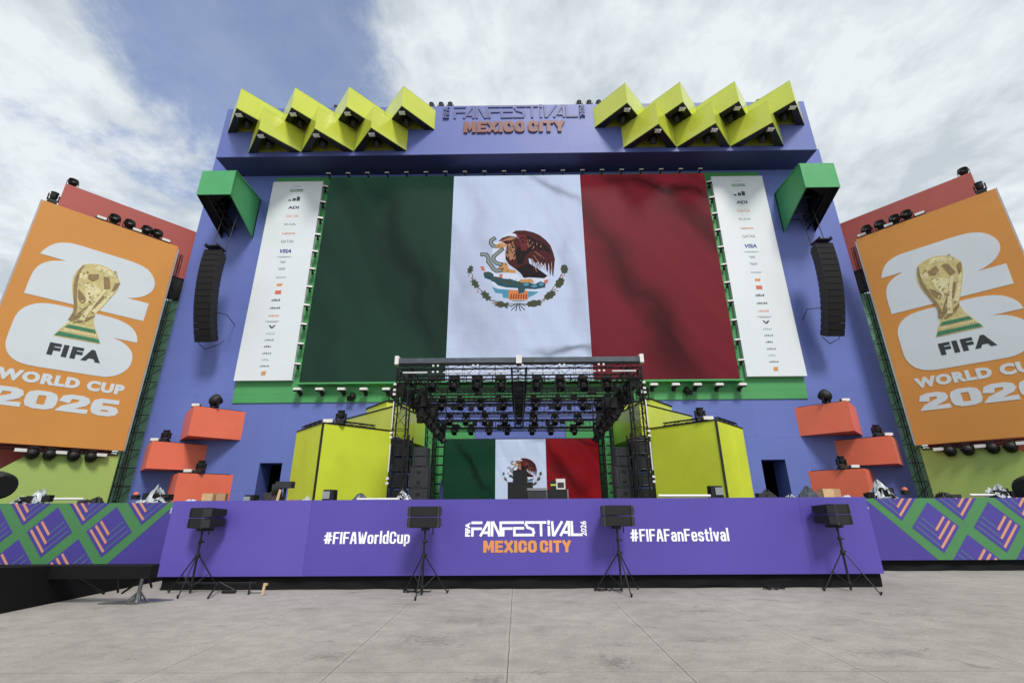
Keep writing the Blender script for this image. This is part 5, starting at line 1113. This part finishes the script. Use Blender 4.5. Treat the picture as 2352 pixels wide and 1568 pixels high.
# wrapped lamps
def wrapped(name, label, px0, px1, py, Y, seed, mt=plastic, z0=DK, cat='wrapped lamp', inner=True, group=None, jag=.25):
    a, b = U(px0, 1140, Y), U(px1, 1140, Y); zt = U((px0+px1)/2, py, Y)[2]; xc = (a[0]+b[0])/2; wd = b[0]-a[0]; zt = z0+(zt-z0)*(.9 if mt is plastic else .82)
    t = thing(name, label, cat, (xc, Y, z0), 0, group)
    crumple('cover', mt, (xc, Y, z0), (wd, .45, zt-z0), seed, t, jag=jag, flare=.7 if jag > .3 else 0, holes=.42 if mt is plastic else .0)
    if inner:
        m = MB(); rnd = random.Random(seed)
        for k in range(9):
            x_ = xc+rnd.uniform(-.5, .5)*wd; m.box((x_*.7+xc*.3, Y+rnd.uniform(-.1, .02), z0+(zt-z0)*rnd.uniform(.3, .7)), (wd*rnd.uniform(.15, .35), .16, rnd.uniform(.1, .2)), rz=rnd.uniform(-.5, .5))
        m.build('fixture', black if mt is plastic else dark_grey, t)
    return t
gW = 'lamps wrapped in plastic on the stage edge'
wrapped('wrapped_lamp', 'lamp under flaring clear plastic in front of the lowest left orange box', 324, 396, 1112, 13.9, 21, jag=.34, group=gW)
wrapped('wrapped_lamp', 'lamp under flaring clear plastic in front of the lowest right orange box', 1986, 2056, 1101, 13.9, 22, jag=.34, group=gW)
wrapped('wrapped_lamp', 'bundle of wrapped lamps on the far left of the left wing', 55, 127, 1118, 14.3, 23, group=gW)
wrapped('wrapped_lamp', 'low white plastic wrap at the left of the bundle on the left wing', 30, 75, 1135, 14.2, 24, group=gW)
wrapped('wrapped_lamp', 'low black lamp with clear cover on the left wing', 186, 262, 1133, 14.3, 25, black, group=gW)
wrapped('wrapped_lamp', 'low black lamp with clear cover on the right wing', 2128, 2200, 1122, 14.3, 26, black, group=gW)
wrapped('wrapped_lamp', 'bundle of wrapped lamps on the far right of the right wing', 2266, 2330, 1108, 14.3, 27, group=gW)
wrapped('wrapped_lamp', 'low white plastic wrap at the right end of the right wing', 2318, 2372, 1122, 14.2, 28, group=gW)
wrapped('wrapped_lamp', 'dark lamp under glossy sheet before the left yellow tower', 792, 868, 1124, 13.0, 29, mat('grey_sheet', S(70, 76, 86), .3, var=.4, scale=8), group=gW, jag=.14)
wrapped('wrapped_lamp', 'clear wrapped box at the foot of the left roof tower', 900, 948, 1120, 14.0, 30, group=gW, jag=.12)
wrapped('sheet_pile', 'flat pale blue sheets before the lowest left orange box', 400, 480, 1139, 13.2, 31, cloth, inner=False, cat='sheets', jag=.1)
wrapped('sheet_pile', 'flat pale blue sheets before the lowest right orange box', 1905, 1985, 1129, 13.2, 32, cloth, inner=False, cat='sheets', jag=.1)
wrapped('tarpaulin', 'dark blue tarpaulin heap right of the right black doorway', 1815, 1900, 1108, 13.9, 33, mat('slate_tarp', S(64, 72, 84), .6, var=.35, scale=7), inner=False, cat='tarpaulin')
wrapped('tarpaulin', 'low dark tarpaulin behind the pale sheets at left', 440, 512, 1133, 13.9, 34, mat('slate_tarp', S(64, 72, 84)), inner=False, cat='tarpaulin', jag=.1)
wrapped('lamp_pile', 'pile of dark lamps in front of the left black doorway', 604, 655, 1108, 13.4, 35, mat('pile_black', S(48, 44, 42), .6, var=.5, scale=9), cat='lamps')
wrapped('lamp_pile', 'pile of lamps and cables in front of the right black doorway', 1728, 1800, 1117, 13.4, 36, mat('pile_black', S(48, 44, 42)), cat='lamps')
wrapped('lamp_pile', 'low pale and dark clutter at the foot of the right doorway', 1780, 1850, 1132, 13.2, 37, plastic, cat='clutter')
for lb, px0, px1, py in (('cardboard box on the pale sheets at left', 468, 492, 1133), ('cardboard box on the pale sheets at right', 1889, 1914, 1122)):
    a, b = U(px0, 1140, 13.0), U(px1, 1140, 13.0); z = U(px0, py, 13.0)[2]; m = MB(); m.box(((a[0]+b[0])/2, 13.05, (DK+z)/2), (b[0]-a[0], .25, z-DK), mi=0); m.box((b[0]+.12, 13.15, (DK+z)/2), (.22, .25, z-DK), rz=.3, mi=1)
    tag(m.build('cardboard_box', [wood, card]), lb, 'box')
for lb, px, py, Y in (('small dark lamp with orange cap on the left wing end', 314, 1131, 13.9), ('small dark lamp with orange cap on the right wing end', 2077, 1120, 13.9)):
    p = U(px, py, Y); t = thing('capped_lamp', lb, 'lamp', (p[0], Y, DK), 0, 'lamps with orange caps')
    m = MB(); m.box((p[0], Y, DK+.13), (.34, .25, .26), top=.6); m.box((p[0], Y, p[2]-.12), (.16, .14, .12)); m.build('body', black, t)
    m = MB(); m.lathe([(.07, p[2]-.08), (.065, p[2]-.02), (.03, p[2]+.02), (0, p[2]+.02)], 10, Matrix.Translation((p[0], Y, 0))); m.build('cap', orange_tag, t)
# lamp on its side on a pole by the left doorway
a = U(655, 1113, 13.2); t = thing('pole_lamp', 'dark lamp on a short pole between the left doorway and yellow tower', 'lamp', (a[0], 13.2, DK))
m = MB(); m.box((a[0], 13.2, a[2]), (.44, .22, .17)); m.box((a[0]-.2, 13.2, a[2]-.05), (.2, .2, .14)); m.build('head', dark_grey, t)
m = MB(); m.tube((a[0]+.02, 13.2, DK), (a[0]+.02, 13.2, a[2]-.08), .04); m.build('pole', black, t)
a = U(644, 1124, 12.4); m = MB(); m.tube((a[0]-.03, 12.3, DK), (a[0], 12.4, a[2]), .035, 6); tag(m.build('wooden_stake', wood), 'upright pale wooden stake on the stage left of the yellow tower', 'stake')
a = U(680, 1143, 12.6); m = MB(); m.box((a[0], 12.6, 1.66), (.26, .2, .32)); tag(m.build('brown_box', card), 'brown carton at the foot of the left yellow tower', 'box')
a = U(706, 1143, 12.6); crumple('clutter_heap', plastic, (a[0], 12.6, DK), (.36, .3, .4), 77); tag(bpy.data.objects['clutter_heap'], 'small pale clutter heap before the left yellow tower', 'clutter')
# near lamps at both ends of the wings
for lb, px, Y, sgn in (('large black lamp head at the far left end of the left wing', -10, 14.0, -1), ('large black lamp head at the far right end of the right wing', 2378, 14.0, 1)):
    p = U(px, 1112 if sgn < 0 else 1120, Y); t = thing('large_lamp', lb, 'stage lamp', (p[0], Y, DK), 0, 'large lamp heads at the wing ends')
    M = Matrix.Translation((p[0], Y, p[2])) @ Matrix.Rotation(R(-sgn*100), 4, 'Y') @ Matrix.Rotation(R(20), 4, 'X')
    m = MB(); m.lathe([(0, -.5), (.22, -.5), (.34, -.38), (.38, 0), (.36, .36), (.3, .42), (0, .42)], 20, M); m.build('head', black, t, smooth=False)
    m = MB(); m.box((p[0], Y, DK+.08), (.8, .5, .16)); m.tube((p[0]-.1, Y, DK), (p[0]-.1, Y, p[2]), .06, 8); m.build('base', black, t)
    m = MB(); m.box((p[0]+.05*sgn, Y-.36, p[2]+.12), (.4, .04, .14)); m.build('label_plate', grey_face, t)

# lamps on the billboards
def board_lamps(s):
    fr, c = WINGS[s]; side = 'left' if s < 0 else 'right'; rz = math.pi/2*0+(TH if s < 0 else -TH)
    tops = [(.32, 'm'), (2.17, 'p'), (2.66, 'r'), (3.28, 'r'), (3.64, 'p'), (4.04, 'r'), (4.51, 'r'), (4.94, 'p')]; k = 0; kp = 0
    if s > 0: tops = [(.45, 'm'), (2.75, 'p'), (3.25, 'r'), (3.75, 'r'), (4.05, 'p'), (4.4, 'r'), (5.0, 'r'), (5.25, 'p')]
    for a, kd in tops:
        p = fpt(fr, c(a), 15.52, -.16 if kd != 'p' else -.1)
        if kd == 'r': lamp('round', tuple(p), (0, 0, rz), f'round black lamp on top of the {side} billboard, {ORD[k]} counted towards the stage', 'round lamps on the billboards', 1.0); k += 1
        elif kd == 'p': lamp('panel', tuple(p), (0, 0, rz), f'pale strobe on top of the {side} billboard, {ORD[kp]} counted towards the stage', 'strobes on the billboards', 1.1); kp += 1
        else: lamp('movup', tuple(p), (0, 0, rz), f'black lamp at the outer top corner of the {side} billboard', 'lamps on the outer board corners', 1.0)
    m = MB(); a, b = fpt(fr, c(.9), 15.52, -.35), fpt(fr, c(2.1), 15.52, -.35); m.tube(a, b, .03); m.tube(fpt(fr, c(.9), 15.6, -.35), fpt(fr, c(2.1), 15.6, -.35), .02)
    tag(m.build('handrail', black_truss), f'thin rail along the top of the {side} billboard', 'rail', 'rails on the billboards')
    p = fpt(fr, c(.8), 17.52, -1.75); lamp('round', tuple(p), (0, 0, rz), f'black lamp on the outer top corner of the {side} red tower', 'lamps on the red towers', .9)
    k = 0; kp = 0
    for a, kd in ((2.12, 'p'), (2.5, 'r'), (3.05, 'r'), (3.4, 'p'), (3.85, 'r'), (4.45, 'r'), (4.8, 'p')):
        p = fpt(fr, c(a), 4.18, .0 if kd == 'r' else -.05)
        if kd == 'r': lamp('round', tuple(p), (math.pi, 0, rz), f'round black lamp under the {side} billboard, {ORD[k]} counted towards the stage', 'round lamps on the billboards', .9); k += 1
        else: lamp('panel', (p.x, p.y, p.z-.1), (math.pi, 0, rz), f'pale strobe under the {side} billboard, {ORD[kp]} counted towards the stage', 'strobes under the billboards', 1.1); kp += 1
    m = MB(); m.truss(fpt(fr, c(.2), 4.12, -.25), fpt(fr, c(5.4), 4.12, -.25), .14, .018, .3); tag(m.build('lamp_rail', black_truss), f'black rail under the {side} billboard carrying lamps', 'rail', 'rails under the billboards')
board_lamps(-1); board_lamps(1)

# ================================================================ loudspeakers on tripods in front of the stage
def tripod_stand(label, x, y, h, seed):
    t = thing('speaker_stand', label, 'stand', (x, y, 0), 0, 'speaker stands before the stage'); rnd = random.Random(seed)
    m = MB(); m.tube((x, y, .02), (x, y, .95), .022, 8); m.tube((x, y, .9), (x, y, h), .016, 8); m.build('pole', black, t)
    m = MB(); m.lathe([(.035, .66), (.045, .7), (.035, .75)], 10, Matrix.Translation((x, y, 0))); m.lathe([(.03, .93), (.038, .96), (.03, 1.0)], 10, Matrix.Translation((x, y, 0))); m.tube((x+.03, y, .96), (x+.085, y-.01, .96), .014, 6); m.tube((x+.03, y, .72), (x+.07, y-.02, .72), .014, 6); m.build('clamp', black, t)
    a0 = {1: -75, 2: -95, 3: -80, 4: -60}[seed]
    for k in range(3):
        an = R(a0+120*k+rnd.uniform(-4, 4)); ex, ey = x+.52*math.cos(an), y+.52*math.sin(an)
        m = MB(); m.tube((x+.03*math.cos(an), y+.03*math.sin(an), .7), (ex, ey, .02), .012, 6); m.tube((x+.03*math.cos(an), y+.03*math.sin(an), .14), (x+.28*math.cos(an), y+.28*math.sin(an), .35), .008, 5)
        m.tube((ex, ey, .0), (ex+.03*math.cos(an), ey+.03*math.sin(an), .06), .018, 6); m.build('leg', black, t)
    m = MB(); m.lathe([(.03, .1), (.04, .14), (.03, .18)], 10, Matrix.Translation((x, y, 0))); m.build('spreader_collar', black, t)
    return t
def twin_speaker(label, x, y, z0, rz, wd=.64, taper=.55):
    t = thing('twin_loudspeaker', label, 'loudspeaker', (x, y, z0), rz, 'twin loudspeakers on stands'); hh = .196
    for k in range(2):
        zc = k*(hh+.012); f = -.16
        m = MB(); pl = [(-wd/2, f), (wd/2, f), (wd/2*.98, f+.1), (wd/2*taper, f+.5), (-wd/2*taper, f+.5), (-wd/2*.98, f+.1)]; vs = []
        for zz_, s_ in ((0, 1), (1, 1)):
            for i, (a, b) in enumerate(pl):
                sh = .035 if i in (3, 4) else 0; vs.append((a, b, zc+(sh if zz_ == 0 else hh-sh)))
        n = 6; m.add(vs, [(i, (i+1) % n, n+(i+1) % n, n+i) for i in range(n)]+[tuple(range(n-1, -1, -1)), tuple(range(n, 2*n))])
        for e in (-1, 1):
            m.box((e*wd*.455, f-.012, zc+hh/2), (.045, .03, hh*.98), mi=1); m.box((e*(wd/2+.008), f+.05, zc+hh/2), (.014, .14, hh*.8), mi=1); m.tube((e*wd*.42, f-.02, zc+hh*.2), (e*wd*.42, f-.02, zc+hh*.8), .012, 5)
        cb = m.build('cabinet', [black, dark_grey], t, world=False)
        m = MB(); m.box((0, f-.008, zc+hh/2), (wd*.84, .014, hh*.86)); m.build('grille', mat('speaker_grille', S(17, 17, 19), .7, var=.3, scale=60), cb, world=False)
    m = MB(); m.box((0, .05, -.03), (.12, .3, .05)); m.tube((.15, .06, 0), (.15, .06, -.13), .012, 5); m.tube((0, 0, -.12), (0, 0, -.02), .024, 8); m.build('mount', black, t, world=False)
    return t
SP = [(-6.60, 10.42, 1, R(-33)), (-1.87, 10.12, 2, R(-2)), (2.06, 10.36, 3, R(4)), (6.62, 10.42, 4, R(33))]
LBL = ['leftmost', 'second from left', 'third from left', 'rightmost']
for (x, y, sd, rz), lb in zip(SP, LBL):
    tripod_stand(f'black tripod speaker stand, {lb} of the four before the violet fascia', x, y, 1.3, sd)
    twin_speaker(f'two stacked black loudspeaker boxes on the {lb} tripod stand', x, y, 1.225, rz)
# folded stand on the ground
t = thing('folded_stand', 'folded black tripod lying on the ground right of the leftmost speaker stand', 'stand', (-5.6, 10.3, 0))
p = [G(*zz(380, 1200, 5.6, x, y)) for x, y in ((710, 1465), (880, 1275), (1030, 1380), (1230, 1290), (1265, 1410), (560, 1330))]
m = MB(); q = U(*zz(380, 1200, 5.6, 880, 1270), 10.55)
hub = (q[0], 10.5, .2); m.tube(hub, (p[0][0], p[0][1], .02), .018, 6); m.build('leg', black, t)
m = MB(); m.tube(hub, (p[2][0]+.1, p[2][1], .03), .018, 6); m.build('leg', black, t)
m = MB(); q2 = (p[4][0]-.12, 10.5, .2); m.tube(q2, (p[4][0], p[4][1], .02), .018, 6); m.build('leg', black, t)
m = MB(); m.tube((hub[0]-.9, 10.6, .17), (q2[0]+.1, 10.55, .17), .02, 6); m.tube((p[2][0]-.12, 10.4, .04), (p[2][0]+.14, 10.42, .04), .03, 6); m.build('pole', black, t)
a, b = G(*zz(380, 1200, 5.6, 1280, 1390)), G(*zz(380, 1200, 5.6, 1450, 1385)); m = MB(); m.tube((a[0], a[1], .025), (b[0], b[1], .025), .022, 6); tag(m.build('grey_rod', silver), 'short pale rod on the ground beside the wooden block', 'rod')
a = G(*zz(380, 1200, 5.6, 1462, 1420)); m = MB(); m.box((a[0], a[1], .11), (.045, .045, .2), rz=.3, M=Matrix.Rotation(R(6), 3, 'Y')); m.box((a[0]+.02, a[1]+.01, .2), (.07, .05, .04)); tag(m.build('wooden_block', wood), 'small upright pale wooden block before the black skirt', 'block')
# cables on the ground by the skirt
for lb, x0, x1, y, sd in (('coiled black cable under the third speaker stand from left', 1.55, 2.1, 10.55, 1), ('black cable bundle at the skirt left of the rightmost stand', 5.0, 5.45, 10.62, 2), ('thin black cable lying by the second speaker stand from left', -2.3, -1.75, 10.45, 3)):
    rnd = random.Random(sd); m = MB(); P = [(x0+(x1-x0)*i/11, y+.06*math.sin(i*1.9)+rnd.uniform(-.02, .02), .015+.02*(i % 2)) for i in range(12)]; m.poly(P, .012)
    P = [(x0+.15+.1*math.cos(i*.7), y+.07*math.sin(i*.7), .015+.004*i) for i in range(16)]; m.poly(P, .011); tag(m.build('ground_cable', black), lb, 'cable')
# left wing: black platform on a jack
pl = thing('black_platform', 'low black draped platform reaching forward at the far left', 'platform', (-10, 10, 0))
m = MB(); m.add([(x, y, z) for x in (-8.5, -24) for y, z in ((8.3, 0), (12.9, 0), (12.9, .28), (8.3, .72))], [(0, 1, 2, 3), (7, 6, 5, 4), (0, 3, 7, 4), (3, 2, 6, 7), (2, 1, 5, 6), (1, 0, 4, 5)]); m.build('draped_body', black_soft, pl)
m = MB(); m.box((-12.65, 9.34, .535), (12.0, .2, .215)); m.build('front_beam', black_soft, pl)
m = MB()
for (x0, z0, x1, z1) in ((-8.3, .38, -7.6, .1), (-7.5, .36, -7.35, .12), (-7.35, .12, -7.0, .3), (-6.9, .36, -6.75, .2)): m.tube((x0, 9.6, z0+.02), (x1, 9.5, z1+.05), .02, 5)
m.build('brace', black_truss, pl)
jk = thing('screw_jack', 'steel screw jack on a thin base plate under the far left black platform', 'jack', (-6.7, 9.3, 0))
b0 = G(*zz(0, 1060, 3.564, 1170, 1470)); X, Y = b0[0], b0[1]+.05
m = MB(); m.add([(X-.62, Y-.12, .004), (X+.1, Y-.14, .004), (X+.5, Y+.25, .004), (X-.1, Y+.28, .004), (X-.62, Y-.12, .02), (X+.1, Y-.14, .02), (X+.5, Y+.25, .02), (X-.1, Y+.28, .02)], [(3, 2, 1, 0), (4, 5, 6, 7), (0, 1, 5, 4), (1, 2, 6, 5), (2, 3, 7, 6), (3, 0, 4, 7)]); m.build('base_plate', steel, jk)
m = MB(); m.tube((X, Y, .02), (X, Y, .48), .034, 10, r2=.03); m.build('tube', steel, jk)
m = MB()
for k in range(6):
    an = R(60*k+15); m.tube((X+.04*math.cos(an), Y+.04*math.sin(an), .17), (X+.17*math.cos(an), Y+.15*math.sin(an), .03), .012, 5)
m.lathe([(.16, .02), (.16, .035), (.06, .05), (.045, .17)], 14, Matrix.Translation((X, Y, 0))); m.build('foot', steel, jk)
